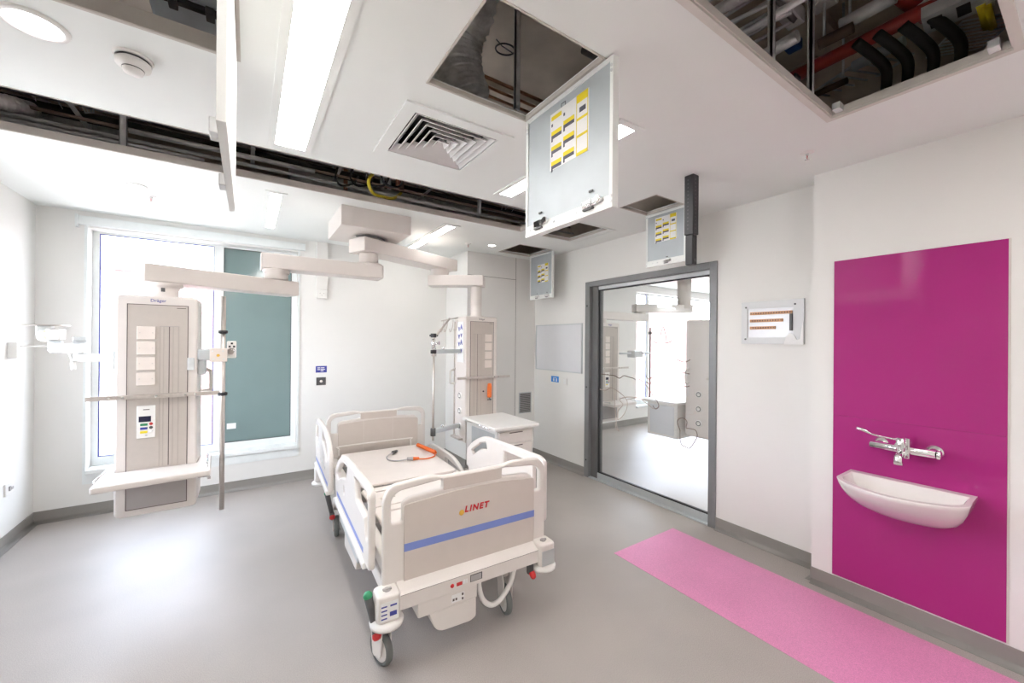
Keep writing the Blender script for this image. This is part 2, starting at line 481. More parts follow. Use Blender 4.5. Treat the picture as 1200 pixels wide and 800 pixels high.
skirting('baseboard_neighbour', (XR + .12, YB), (AX1, YB), (0, -1), .11)
skirting('baseboard_far', (AX1, YN), (AX1, YB), (-1, 0))
bm = new()   # joints of the riser boarding + its access panel
for x in (2.995,): add_box(bm, x - .002, x + .002, RY - .002, RY, .1, H)
add_box(bm, RX, 2.995, RY - .002, RY, 2.405, 2.409)
struct('trim_1', bm, 'line')

# window in the back wall --------------------------------------------------
def window(name, x0, x1, z0, z1, y, mull, tealpane, reveal=True):
    w = thing(name, '', ''); del w['label']; del w['category']; w['kind'] = 'structure'
    w.location = ((x0 + x1) / 2, y, z0); off = w.location.copy()
    yf = y + .13
    bm = new()
    slab(bm, (x0, x1), (z0, z1), [(x0 + .045, mull - .04, z0 + .08, z1 - .02), (mull + .04, x1 - .05, z0 + .08, z1 - .02)], yf, yf + .06, lambda a, b, c: (a, c, b))
    obj('window_frame', bm, 'frame_white', w, off)
    bm = new(); rect_frame(bm, x0 + .045, mull - .04, z0 + .08, z1 - .02, .008, .006, XZ(0, yf + .008, 0)); obj('window_gasket', bm, 'navy', w, off)
    bm = new(); rect_frame(bm, mull + .04, x1 - .05, z0 + .08, z1 - .02, .006, .006, XZ(0, yf + .008, 0)); obj('window_gasket', bm, 'dark', w, off)
    bm = new(); add_box(bm, x0 + .04, mull - .035, yf + .025, yf + .031, z0 + .075, z1 - .015); obj('window_pane', bm, 'glass', w, off)
    bm = new(); add_box(bm, mull + .035, x1 - .045, yf + .02, yf + .035, z0 + .075, z1 - .015); p = obj('window_pane', bm, tealpane, w, off)
    if tealpane == 'teal': p['label'] = 'opaque teal glass pane'
    bm = new(); add_box(bm, x0 - .0, x1 + .0, y - .035, y + .13, z0 - .03, z0 + .004, .004); obj('window_sill', bm, 'frame_white', w, off)
    return w
window('window_1', WX0, WX1, WZ0, WZ1, YB, -.258, 'teal')
window('window_2', AWX0, AWX1, .34, 2.56, YB, 6.75, 'glass')
bm = new(); add_box(bm, -1.26, .53, YB - .03, YB, 2.575, 2.655, .004); add_box(bm, -1.26, -1.245, YB - .05, YB, 2.55, 2.66)
struct('trim_2', bm, 'frame_white')
bm = new(); add_box(bm, WX0 - .02, WX0, YB - .012, YB, .37, 2.575); add_box(bm, WX1, WX1 + .02, YB - .012, YB, .37, 2.575); add_box(bm, WX0 - .02, WX1 + .02, YB - .012, YB, .28, .37)
struct('trim_3', bm, 'frame_white')
bm = new(); add_box(bm, .12 - .3, .20 - .3, YB + .144, YB + .149, .62, .68, .001)
o = single('paper_sticker', bm, 'paper', 'small white paper sticker low on the teal pane of the window', 'sticker')
for i, (y0, y1, z0, z1) in enumerate(LW):
    w = thing('window_%d' % (i + 3), '', ''); del w['label']; del w['category']; w['kind'] = 'structure'
    w.location = (XL, (y0 + y1) / 2, z0); off = w.location.copy()
    bm = new(); slab(bm, (y0, y1), (z0, z1), [(y0 + .06, (y0 + y1) / 2 - .03, z0 + .06, z1 - .06), ((y0 + y1) / 2 + .03, y1 - .06, z0 + .06, z1 - .06)], XL - .12, XL - .06, lambda a, b, c: (c, a, b))
    obj('window_frame', bm, 'frame_white', w, off)
    bm = new(); add_box(bm, XL - .093, XL - .088, y0 + .05, y1 - .05, z0 + .05, z1 - .05); obj('window_pane', bm, 'glass', w, off)
    bm = new(); add_box(bm, XL - .12, XL + .03, y0, y1, z0 - .03, z0 + .004, .004); obj('window_sill', bm, 'frame_white', w, off)

# outside: brick building and pavement
b0 = thing('brick_building', 'pale pink brick building seen through the clear window pane', 'building', (-1., 13., -3.5))
bm = new(); slab(bm, (-16, 22), (-3.5, 3.2), [(x, x + 1.3, z, z + 1.5) for x in (-10, -6.6, -3.2, .4, 4, 8) for z in (-1.6, 1.2)], 13., 13.5, lambda a, b, c: (a, c, b))
obj('wall', bm, 'brick', b0, b0.location)
for x in (-10, -6.6, -3.2, .4, 4, 8):
    for z in (-1.6, 1.2):
        bm = new(); rect_frame(bm, x, x + 1.3, z, z + 1.5, .09, .06, XZ(0, 13.2, 0)); add_box(bm, x + .62, x + .68, 13.14, 13.2, z, z + 1.5)
        f = obj('window', bm, 'frame_white', b0, b0.location)
        bm = new(); add_box(bm, x + .09, x + 1.21, 13.16, 13.17, z + .09, z + 1.41); obj('pane', bm, 'teal', f, b0.location)
bm = new(); add_box(bm, -16.1, 22.1, 12.9, 13.6, 3.2, 3.4, .03); obj('parapet', bm, 'paper', b0, b0.location)
bm = new(); add_box(bm, -30, 30, -25, 30, -3.7, -3.5); struct('ground_outside', bm, 'sealant')

# ------------------------------------------------------------------ glazed door (right wall)
def glazed_door():
    w = thing('door_1', '', ''); del w['label']; del w['category']; w['kind'] = 'structure'
    w.location = (XR, (DY0 + DY1) / 2, 0); off = w.location.copy()
    x0, x1 = XR - .015, XR + .135
    bm = new()
    add_box(bm, x0, x1, DY0 - .0, DY0 + .065, 0, DZ1, .004); add_box(bm, x0, x1, DY1 - .07, DY1, 0, DZ1, .004)
    add_box(bm, x0, x1, DY0 + .065, DY1 - .07, DZ1 - .06, DZ1, .004)
    obj('door_frame', bm, 'doorframe', w, off)
    bm = new(); add_box(bm, XR + .03, XR + .12, DY1 - .165, DY1 - .07, .0, DZ1 - .06, .003); obj('door_jamb', bm, 'doorframe_dark', w, off)
    bm = new()
    for z in (.2, 1.05, 2.0): add_cyl(bm, (XR - .019, DY1 - .035, z), (XR - .012, DY1 - .035, z), .009, n=14)
    obj('screw', bm, 'black', w, off)
    bm = new(); add_box(bm, XR + .035, XR + .085, DY0 + .065, DY1 - .165, DZ1 - .10, DZ1 - .06, .003); add_box(bm, XR + .035, XR + .085, DY0 + .065, DY1 - .165, .012, .075, .003)
    obj('door_rail', bm, 'silver', w, off)
    bm = new(); add_box(bm, XR - .01, XR + .13, DY0 + .065, DY1 - .07, 0, .012, .002); obj('threshold', bm, 'silver', w, off)
    bm = new(); rect_frame(bm, -(DY1 - .165), -(DY0 + .065), .075, DZ1 - .10, .012, .028, YZm(XR + .074, 0, 0)); obj('seal', bm, 'seal', w, off)
    bm = new(); add_box(bm, XR + .054, XR + .066, DY0 + .07, DY1 - .17, .08, DZ1 - .105); g = obj('door_pane', bm, 'doorglass', w, off)
    # line drawings on the glass: traced in pixels on the pane plane
    return w, off
door, doff = glazed_door()
CAMP = Vector((0, 0, 1.58)); MC = Matrix((r2, u2, -fwd))
def ray(px, py): return MC.transposed() @ Vector((px - 600, 399 - py, -463.))
def at(px, py, ax, v):
    d = ray(px, py); i = 'xyz'.index(ax); t = (v - CAMP[i]) / d[i]
    return CAMP + d * t
XG = XR + .052
DRAW = [
 ('sand', [(703, 456), (710, 457), (716, 454), (722, 457), (730, 463), (735, 470), (734, 480), (729, 488), (724, 492)]),
 ('sand', [(724, 492), (724, 482), (730, 474), (726, 468), (735, 465), (748, 466)]),
 ('sand', [(720, 460), (721, 480), (723, 500), (726, 505), (722, 502), (721, 495)]),
 ('brown', [(704, 438), (712, 439), (720, 440), (726, 443), (731, 440), (738, 442), (742, 443), (745, 445)]),
 ('brown', [(748, 443), (754, 448), (760, 455), (765, 463), (770, 470), (772, 476), (768, 479), (765, 475)]),
 ('sand', [(735, 468), (748, 466), (757, 472), (766, 479)]),
 ('brown', [(766, 400), (771, 402), (778, 402), (784, 401), (788, 399)]),
 ('brown', [(774, 393), (777, 383), (780, 392), (781, 400)]),
 ('brown', [(797, 504), (794, 496), (795, 491), (801, 490), (805, 494), (804, 501), (808, 502), (815, 504), (817, 511), (813, 519), (808, 525), (803, 523), (799, 521), (797, 515), (797, 504)]),
 ('brown', [(793, 421), (801, 424), (806, 423), (809, 421)]), ('brown', [(797, 437), (803, 437), (808, 438)]), ('brown', [(801, 452), (805, 453), (808, 452)]),
 ('brown', [(757, 440), (760, 444), (766, 441)]), ('brown', [(757, 447), (762, 450), (764, 446)]),
]
for c, pts in DRAW:
    P = [at(x, y, 'x', XG) for x, y in pts]
    bm = new(); add_tube(bm, smooth_path(P, 4), .0042, n=5, sy=1.)
    for v in bm.verts: v.co.x = XG + (v.co.x - XG) * .25
    obj('etched_drawing', bm, 'sanddecal' if c == 'sand' else 'brown', door, doff)

# ------------------------------------------------------------------ access hatches in the ceiling
def opening_return(bm, h, w=.0, up=.02, t=.005, lip=.006, drop=.002):
    x0, x1, y0, y1 = h
    slab(bm, (x0 - lip, x1 + lip), (y0 - lip, y1 + lip), [(x0 + .001, x1 - .001, y0 + .001, y1 - .001)], H - drop, H, lambda a, b, c: (a, b, c))
    for (a, b, c, d) in ((x0, x0 + t, y0, y1), (x1 - t, x1, y0, y1), (x0 + t, x1 - t, y0, y0 + t), (x0 + t, x1 - t, y1 - t, y1)):
        add_box(bm, a, b, c, d, H, H + up)

def hatch(name, label, h, door_spec=None, up=.02, lip=.006, drop=.002, m='ceil_edge'):
    x0, x1, y0, y1 = h
    t = thing(name, label, 'ceiling hatch', ((x0 + x1) / 2, (y0 + y1) / 2, H)); off = t.location.copy()
    bm = new(); opening_return(bm, h, up=up, lip=lip, drop=drop); obj('hatch_frame', bm, m, t, off)
    if door_spec:
        xd, ya, yb, zb, th = door_spec       # leaf hangs at x=xd..xd+th, y ya..yb, down to zb; inner face looks towards -X
        L = obj('hatch_door', add_door(xd, ya, yb, zb, th), ['ceil', 'galv'], t, off)
        return t, L, off
    return t, None, off

def add_door(xd, ya, yb, zb, th):
    bm = new()
    add_box(bm, xd + .004, xd + th, ya, yb, zb, H - .012, .002)
    # galvanised inner sheet set between folded edges
    e = .016
    add_box(bm, xd, xd + .004, ya + e, yb - e, zb + .05, H - .03, mi=1)
    add_box(bm, xd - .006, xd + .004, ya, ya + e, zb, H - .012); add_box(bm, xd - .006, xd + .004, yb - e, yb, zb, H - .012)
    add_box(bm, xd - .006, xd + .004, ya + e, yb - e, zb, zb + .05); add_box(bm, xd - .006, xd + .004, ya + e, yb - e, H - .03, H - .012)
    return bm

def labels_on(L, off, x, yc, zt, s):
    """sheet of yellow and white instruction stickers: 3 columns, seen from -X; yc = far edge (left as seen), zt = top"""
    bm = new(); add_box(bm, x - .0012, x, yc - 3 * s * .36, yc, zt - s * 1.12, zt)
    sh = obj('instruction_sticker', bm, 'paper', L, off)
    by, bd = new(), new()
    cw = s * .36
    for c in range(3):
        ya = yc - c * cw - .04 * s; yb = ya - cw + .06 * s
        if c == 2:
            for z, hh in ((0, .15), (.43, .045), (.74, .045), (1.06, .06)): add_box(by, x - .0022, x - .0012, yb, ya, zt - s * z - s * hh, zt - s * z)
            add_box(by, x - .0022, x - .0012, ya - .012 * s, ya, zt - s * 1.12, zt); add_box(by, x - .0022, x - .0012, yb, yb + .012 * s, zt - s * 1.12, zt)
            add_box(bd, x - .0022, x - .0012, yb + .06 * s, ya - .08 * s, zt - s * .34, zt - s * .25)
        else:
            for k, z in enumerate((.0, .30, .60, .90)):
                z += .06 * (c == 0) - .02
                if not (c == 1 and k == 0): add_box(by, x - .0022, x - .0012, yb, ya, zt - s * (z + .10), zt - s * (z + .02))
                if k: add_box(bd, x - .0022, x - .0012, yb, ya, zt - s * (z + .165), zt - s * (z + .10))
                add_box(bd, x - .0024, x - .0012, ya - .04 * s, ya, zt - s * (z + .22), zt - s * (z + .165))
    obj('yellow_band', by, 'yellow', sh, off); obj('printed_picture', bd, 'labeldark', sh, off)

def latch_on(L, off, x, yc, z, s=1.):
    bm = new()
    add_box(bm, x - .012 * s, x, yc - .04 * s, yc + .04 * s, z - .014 * s, z + .014 * s, .002)
    add_cyl(bm, (x - .02 * s, yc - .05 * s, z + .002), (x - .002, yc - .05 * s, z + .002), .014 * s, n=16)
    add_box(bm, x - .016 * s, x - .010 * s, yc - .012 * s, yc + .01 * s, z - .018 * s, z + .012 * s)
    l = obj('latch', bm, 'chrome', L, off)
    bm = new(); add_box(bm, x - .006, x, yc - .014 * s, yc + .008 * s, z + .045 * s, z + .053 * s); add_box(bm, x - .014 * s, x - .002, yc - .02 * s, yc + .035 * s, z - .026 * s, z - .018 * s)
    obj('latch_bolt', bm, 'dark', l, off)

def screws_on(L, off, x, pts):
    bm = new()
    for y, z in pts: add_cyl(bm, (x - .003, y, z), (x, y, z), .006, n=10)
    obj('rivets', bm, 'zinc', L, off)

t, L, off = hatch('ceiling_hatch', 'large ceiling hatch with its galvanised door hanging open, beside the square air diffuser', HOLES['h2'], (1.165, 1.05, 1.62, 2.10, .028))
labels_on(L, off, 1.165, 1.435, 2.632, .232)
latch_on(L, off, 1.160, 1.165, 2.145); latch_on(L, off, 1.160, 1.50, 2.145)
screws_on(L, off, 1.159, [(1.058, 2.65), (1.058, 2.63), (1.612, 2.64), (1.612, 2.62), (1.058, 2.125), (1.058, 2.145), (1.10, 2.14), (1.25, 2.13), (1.4, 2.13), (1.58, 2.13), (1.612, 2.125)])
bm = new(); rect_frame(bm, -1.36, -1.33, 2.62, 2.65, .003, .001, YZm(1.165, 0, 0)); obj('stamp', bm, 'labeldark', L, off)
t, L, off = hatch('ceiling_hatch', 'small open ceiling hatch directly above the glazed door, door hanging beside the black tube', HOLES['h6'], (2.912, 1.86, 2.24, 2.235, .022))
labels_on(L, off, 2.912, 2.15, 2.648, .19)
latch_on(L, off, 2.907, 2.03, 2.262, .7)
screws_on(L, off, 2.906, [(2.232, 2.67), (2.232, 2.25), (2.17, 2.262), (2.12, 2.262), (1.94, 2.262), (1.868, 2.25)])
t, L, off = hatch('ceiling_hatch', 'small open ceiling hatch above the whiteboard, door hanging in the corner by the boxed riser', HOLES['h7'], (3.08, 3.73, 4.19, 2.12, .022))
labels_on(L, off, 3.08, 4.035, 2.555, .205)
latch_on(L, off, 3.075, 4.03, 2.15, .8); latch_on(L, off, 3.075, 3.83, 2.15, .8)
t, L, off = hatch('ceiling_hatch', 'open ceiling hatch without a door, between the large hatch and the corner one', HOLES['h5'], None)
bm = new(); rect_frame(bm, 2.545, 3.06, 2.71, 3.32, .02, .003, Matrix.Translation((0, 0, H - .007))); obj('hatch_trim', bm, 'ceil', t, off)
t, L, off = hatch('ceiling_hatch', 'largest open ceiling hatch at the top right, full of pipes, no door', HOLES['h3'], None, up=.032, lip=.026, drop=.010, m='sealant')
bm = new()
for a, b in ((2.33, .715), (2.33, .235)):
    add_box(bm, a, a + .05, b - .015, b + .015, H + .005, H + .035)
obj('corner_bracket', bm, 'zinc', t, off)
bm = new(); add_box(bm, 1.95, 2.0, .738, .746, H + .03, H + .045); obj('keeper', bm, 'black', t, off)
t, L, off = hatch('ceiling_hatch', 'open ceiling hatch at the top left with its white door hanging edge on', HOLES['h1'], None, up=.06, lip=.012)
bm = new()
add_box(bm, -.066, -.046, 1.14, 1.92, 2.085, H - .012, .001)
L = obj('hatch_door', bm, 'ceil', t, off)
bm = new()
for y, z in ((1.72, 2.13), (1.30, 2.13)): add_box(bm, -.088, -.066, y - .03, y + .03, z - .02, z + .02, .003)
obj('latch', bm, 'zinc', L, off)
bm = new(); opening_return(bm, HOLES['strip'], up=.045, lip=.006, drop=.002); struct('trim_4', bm, 'ceil_edge')

# ------------------------------------------------------------------ ceiling lights and fittings
def troffer(label, x0, x1, y0, y1, w, m='lamp', group=None, louvre=False):
    t = thing('ceiling_light', label, 'ceiling light', ((x0 + x1) / 2, (y0 + y1) / 2, H)); off = t.location.copy()
    bm = new(); slab(bm, (x0, x1), (y0, y1), [(x0 + w, x1 - w, y0 + w, y1 - w)], H - .008, H, lambda a, b, c: (a, b, c)); obj('frame', bm, 'ceil', t, off)
    bm = new(); add_box(bm, x0 + w, x1 - w, y0 + w, y1 - w, H - .005, H - .001); obj('diffuser', bm, m, t, off)
    if louvre:
        bm = new(); n = int((y1 - y0) / .075)
        for k in range(1, n): add_box(bm, x0 + w, x1 - w, y0 + k * (y1 - y0) / n - .0025, y0 + k * (y1 - y0) / n + .0025, H - .012, H - .005)
        obj('louvre', bm, 'ceil', t, off)
    return t
troffer('large bright linear ceiling light left of the square air diffuser', .085, .305, .85, 2.66, .034)
troffer('short louvred ceiling light close to the back window', .10, .245, 3.49, 4.67, .035, 'lamp_dim', louvre=True)
troffer('long linear ceiling light behind the pendant ceiling box', 1.55, 1.72, 3.49, 4.68, .04, 'lamp_dim')
troffer('linear ceiling light partly hidden by the large hanging hatch door', 1.54, 1.72, 1.34, 2.58, .035)

for x, lab in ((4.6, 'added unseen ceiling light nearest the glazed door in the neighbouring room'), (6.6, 'added unseen middle ceiling light of the neighbouring room'), (8.4, 'added unseen furthest ceiling light of the neighbouring room')):
    troffer(lab, x, x + .25, .6, 2.4, .03, 'lamp_added')  # lamps added out of view to brighten the neighbouring room
troffer('added unseen ceiling light behind the camera, nearer the left wall', -.6, -.4, -1.9, .3, .03)  # unseen lamp added behind the camera to brighten the room
troffer('added unseen ceiling light behind the camera, nearer the right wall', 2.2, 2.4, -1.9, -.3, .03)  # second unseen lamp, added to lift the right side

def downlight(label, x, y, r, m='lamp_dim'):
    t = thing('downlight', label, 'downlight', (x, y, H)); off = t.location.copy()
    bm = new(); add_lathe(bm, [(r * 1.22, 0), (r * 1.2, -.006), (r * 1.0, -.010), (r * .96, -.004), (r * .96, -.001)], (x, y, H), n=32); obj('bezel', bm, 'white', t, off)
    bm = new(); add_lathe(bm, [(r * .96, -.003), (r * .5, -.0045), (0, -.005)], (x, y, H), n=32); obj('diffuser', bm, m, t, off)
downlight('large round downlight in the top left corner', -.645, 2.125, .075)
downlight('small round downlight near the left wall, in front of the window', -.69, 3.95, .05)
downlight('small round downlight in front of the boxed riser', 2.36, 3.97, .045)
downlight('small round downlight right of the large hanging hatch door', 2.30, 2.10, .035)

t = thing('smoke_detector', 'white domed smoke detector between the two left ceiling openings', 'smoke detector', (-.39, 2.16, H)); off = t.location.copy()
bm = new(); add_lathe(bm, [(.062, 0), (.062, -.006), (.055, -.010)], (-.39, 2.16, H)); obj('base', bm, 'white', t, off)
bm = new(); add_lathe(bm, [(.050, -.010), (.050, -.016), (.056, -.020), (.054, -.036), (.040, -.044), (.034, -.046), (.034, -.050), (.030, -.062), (.018, -.068), (0, -.068)], (-.39, 2.16, H)); obj('sensor_head', bm, 'white', t, off)
bm = new(); add_lathe(bm, [(.0505, -.0105), (.0505, -.0155)], (-.39, 2.16, H)); add_lathe(bm, [(.0345, -.0462), (.0345, -.0498)], (-.39, 2.16, H)); obj('vent_gap', bm, 'dark', t, off)

def sprinkler(label, x, y, m='chrome'):
    t = thing('ceiling_sprinkler', label, 'sprinkler', (x, y, H)); off = t.location.copy()
    bm = new(); add_lathe(bm, [(.036, 0), (.034, -.004), (.016, -.008), (.012, -.008)], (x, y, H)); obj('escutcheon', bm, 'white', t, off)
    bm = new(); add_cyl(bm, (x, y, H - .006), (x, y, H - .018), .009)
    add_tube(bm, [(x - .008, y, H - .016), (x - .012, y, H - .028), (x - .003, y, H - .042)], .002, n=6); add_tube(bm, [(x + .008, y, H - .016), (x + .012, y, H - .028), (x + .003, y, H - .042)], .002, n=6)
    add_lathe(bm, [(0, -.041), (.014, -.042), (.014, -.044), (0, -.045)], (x, y, H), n=14); obj('sprinkler', bm, m, t, off)
    bm = new(); add_cyl(bm, (x, y, H - .018), (x, y, H - .041), .0022, n=8); obj('glass_bulb', bm, 'red', t, off)
sprinkler('small sprinkler head near the large top right opening', 2.72, .97)
sprinkler('small sprinkler head near the left wall, close to the window', -.645, 4.18, 'white')
sprinkler('small sprinkler head between the riser downlight and the linear light', 2.10, 4.07, 'white')

# air diffuser
t = thing('air_diffuser', 'square white ceiling air diffuser with nested sloping vanes', 'air vent', (.905, 2.10, H)); off = t.location.copy()
cx, cy = .905, 2.10
bm = new(); slab(bm, (cx - .30, cx + .30), (cy - .30, cy + .30), [(cx - .235, cx + .235, cy - .235, cy + .235)], H - .010, H, lambda a, b, c: (a, b, c))
obj('frame', bm, 'ceil', t, off)
bm = new(); slab(bm, (cx - .24, cx + .24), (cy - .24, cy + .24), [], H + .12, H + .125, lambda a, b, c: (a, b, c))
for a in ((cx - .24, cx - .235, cy - .24, cy + .24), (cx + .235, cx + .24, cy - .24, cy + .24), (cx - .235, cx + .235, cy - .24, cy - .235), (cx - .235, cx + .235, cy + .235, cy + .24)): add_box(bm, *a, H, H + .12)
obj('plenum_box', bm, 'black', t, off)
for k in range(6):
    s1 = .228 - k * .038; s0 = s1 - .036; bm = new()
    q = []
    for s, z in ((s1, H - .008), (s0, H + .030), (s0 - .0025, H + .029), (s1 - .003, H - .010)):
        q.append([bm.verts.new((cx + a * s, cy + b * s, z)) for a, b in ((-1, -1), (1, -1), (1, 1), (-1, 1))])
    for a, b in ((0, 1), (1, 2), (2, 3), (3, 0)):
        for i in range(4): bm.faces.new((q[a][i], q[a][(i + 1) % 4], q[b][(i + 1) % 4], q[b][i]))
    obj('vane', bm, 'vane', t, off)

# black perforated tube hanging from the ceiling
t = thing('hanging_support_tube', 'black perforated telescopic tube hanging from the ceiling beside a small hatch', 'support tube', (2.47, 1.54, H)); off = t.location.copy()
bm = new(); add_box(bm, 2.437, 2.503, 1.507, 1.573, 2.30, H, .006); o1 = obj('outer_tube', bm, 'black', t, off)
bm = new(); add_box(bm, 2.443, 2.497, 1.513, 1.567, 2.10, 2.30, .006); o2 = obj('inner_tube', bm, 'black', t, off)
bm = new()
for k in range(14): add_cyl(bm, (2.462, 1.5066, 2.34 + k * .025), (2.462, 1.5060, 2.34 + k * .025), .005, n=10); add_cyl(bm, (2.4366, 1.545, 2.34 + k * .025), (2.436, 1.545, 2.34 + k * .025), .005, n=10)
obj('hole', bm, 'dark', o1, off)
bm = new(); add_cyl(bm, (2.47, 1.5126, 2.13), (2.47, 1.511, 2.13), .010, n=14); obj('hole', bm, 'dark', o2, off)

# ------------------------------------------------------------------ services above the ceiling
def pipe(name, label, cat, pts, r, m, sub=0, n=14, group=None, rfun=None):
    bm = new(); P = smooth_path(pts, sub) if sub else pts
    add_tube(bm, P, r, n=n, rfun=rfun)
    return single(name, bm, m, label, cat, group)
def A(px, py, z): return at(px, py, 'z', z)

# -- large top right opening
z = 3.05
pipe('sprinkler_pipe', 'red sprinkler pipe crossing the large top right opening', 'pipe', [A(905, 103, z), A(1010, 50, z), A(1078, 15, z), A(1078, 15, z) + Vector((.25, -.25, .12))], .032, 'redpipe', 0, 18)
pipe('sprinkler_pipe', 'thick short red pipe at the top edge of the large top right opening', 'pipe', [A(1052, -20, 3.2), A(1092, 12, 3.2)], .055, 'redpipe', 0, 18)
for i, (xb, yb, lab) in enumerate(((1037, 112, 'nearest to its left corner'), (1062, 102, 'second from its left corner'), (1092, 92, 'third from its left corner'), (1124, 80, 'furthest right, beside the cable basket'))):
    p0 = A(xb, yb, 2.92); p1 = A(xb + 2, yb - 28, 2.93); p2 = A(xb - 10, yb - 44, 2.96); p3 = A(xb - 34, yb - 62, 3.02)
    pipe('insulated_pipe', 'bent black insulated pipe in the large top right opening, ' + lab, 'pipe', [p0, p1, p2, p3], .022, 'foam', 6)
def post(label, px, py, z0, z1, w=.013):
    c = A(px, py, z0); bm = new()
    add_box(bm, c.x - w, c.x + w, c.y - .006, c.y + .006, z0, z1); add_box(bm, c.x - w, c.x - w + .004, c.y - .006, c.y + .014, z0, z1); add_box(bm, c.x + w - .004, c.x + w, c.y - .006, c.y + .014, z0, z1)
    return single('hanging_channel', bm, 'zinc', label, 'support channel')
post('zinc channel post crossing the red pipe in the large top right opening', 951, 112, 2.74, 3.56)
post('short zinc channel post left of the red pipe in the large top right opening', 905, 78, 2.76, 3.56)
post('thin zinc channel hanging in the large door opening beside the copper pipes', 606, 128, 2.78, 3.56, .014)
post('zinc channel hanging in the long slot at its left end', 144, 172, 2.76, 3.56, .018)
post('zinc channel hanging in the long slot towards its right end', 562, 250, 2.78, 3.56, .015)
def ladder(name, label, p0, p1, w, zr, n, m='tray', side=.02):
    p0, p1 = Vector(p0), Vector(p1); d = (p1 - p0); nrm = Vector((-d.y, d.x, 0)).normalized() * w / 2
    bm = new()
    for s in (-1, 1): add_tube(bm, [p0 + nrm * s, p1 + nrm * s], side * .5, n=4)
    for k in range(n + 1):
        c = p0 + d * k / n; add_tube(bm, [c - nrm, c + nrm], side * .3, n=6)
    return single(name, bm, m, label, 'cable tray')
def flat_tray(name, label, p0, p1, w, m='tray'):
    p0, p1 = Vector(p0), Vector(p1); d = (p1 - p0); nn = Vector((-d.y, d.x, 0)).normalized() * w / 2; bm = new()
    for (a, b, z0, z1) in ((-1, 1, 0, .003), (-1, -.97, 0, .05), (.97, 1, 0, .05)):
        q = [bm.verts.new(p + nn * s + Vector((0, 0, z))) for z in (z0, z1) for p, s in ((p0, a), (p1, a), (p1, b), (p0, b))]
        bm.faces.new(q[:4]); bm.faces.new(q[4:])
        for i in range(4): bm.faces.new((q[i], q[(i + 1) % 4], q[4 + (i + 1) % 4], q[4 + i]))
    for k in range(int(d.length / .08)):
        c = p0 + d * ((k + .5) * .08 / d.length); dd = d.normalized() * .02
        a_, b_ = c - dd, c + dd
        f = bm.faces.new([bm.verts.new(p + nn * s + Vector((0, 0, -.0008))) for p, s in ((a_, -.6), (b_, -.6), (b_, .6), (a_, .6))]); f.material_index = 1
    return single(name, bm, [m, 'black'], label, 'cable tray')
flat_tray('cable_tray', 'slotted grey cable tray across the right of the large top right opening', A(1082, 32, 3.0), A(1165, -4, 3.0), .14)
ladder('cable_basket', 'wire cable basket beside the yellow tubes in the top right opening', A(1118, 62, 3.1), A(1165, 18, 3.1), .22, 3.1, 9, 'zinc', .012)
for k, lab in enumerate(('left one of the pair', 'right one of the pair')):
    pipe('yellow_conduit', 'short yellow conduit in the top right opening, ' + lab, 'conduit', [A(1149 + 7 * k, 6, 3.0), A(1156 + 7 * k, 32, 3.0)], .013, 'yellow')
ladder('cable_ladder', 'cable ladder at the upper left of the large top right opening', A(880, 52, 3.2), A(800, -30, 3.2), .40, 3.2, 9, 'tray', .03)
for k in range(4):
    a = A(812 + 20 * k, -14, 3.1); b = A(868 + 24 * k, 44 - 2 * k, 3.1)
    bm = new(); p0, p1 = A(805 + 18 * k, 12 + 11 * k, 3.12), A(862 + 22 * k, -18 + 10 * k, 3.12)
    add_tube(bm, [p0, p1], .010 + .008 * (k % 2), n=10)
    single('service_pipe', bm, ['zinc', 'foil', 'zinc', 'foil'][k], ['thin zinc pipe nearest the upper left corner of the top right opening', 'foil wrapped pipe beside the thinnest zinc one in the top right opening', 'thin zinc pipe between two foil ones in the top right opening', 'foil wrapped pipe nearest the posts in the top right opening'][k], 'pipe', 'parallel pipes in the top right opening')
bm = new(); c = A(928, 57, 3.2); add_box(bm, c.x - .05, c.x + .05, c.y - .035, c.y + .035, 3.2, 3.26, .01); single('junction_box', bm, 'bluecable', 'blue junction box behind the posts in the top right opening', 'junction box')
bm = new(); c = A(922, 20, 3.25); add_box(bm, c.x - .12, c.x + .12, c.y - .04, c.y + .04, 3.25, 3.33, .01); single('junction_box', bm, 'paper', 'long white box above the posts in the top right opening', 'junction box')
bm = new(); c = A(963, 4, 3.3); add_box(bm, c.x - .07, c.x + .07, c.y - .05, c.y + .05, 3.3, 3.4, .008); add_cyl(bm, (c.x, c.y, 3.295), (c.x, c.y, 3.3), .03); single('junction_box', bm, 'white', 'square white box at the top edge of the top right opening', 'junction box')
bm = new(); c = A(1105, 6, 3.12); add_box(bm, c.x - .05, c.x + .05, c.y - .08, c.y + .08, 3.12, 3.2, .008); single('junction_box', bm, 'white', 'white box above the slotted tray in the top right opening', 'junction box')
pipe('brown_conduit', 'upper brown foam tube with white end in the top right opening', 'conduit', [A(960, 52, 3.1), A(1000, 32, 3.1)], .026, 'brownfoam')
pipe('brown_conduit', 'lower brown foam tube with white end in the top right opening', 'conduit', [A(953, 112, 3.1), A(993, 94, 3.1)], .018, 'brownfoam')
pipe('threaded_rod', 'thin threaded hanger rod left of the black bends', 'rod', [A(988, 92, 3.12), A(988, 92, 3.12) + Vector((0, 0, .44))], .006, 'zinc')
pipe('threaded_rod', 'thin threaded hanger rod above the upper brown tube', 'rod', [A(966, 45, 3.12), A(966, 45, 3.12) + Vector((0, 0, .44))], .006, 'zinc')
pipe('threaded_rod', 'thin threaded hanger rod at the end of the brown tubes', 'rod', [A(996, 32, 3.12), A(996, 32, 3.12) + Vector((0, 0, .44))], .006, 'zinc')
ladder('cable_ladder', 'low cable ladder behind the red pipe in the top right opening', A(960, 118, 3.3), A(1050, 60, 3.3), .25, 3.3, 8, 'tray', .02)

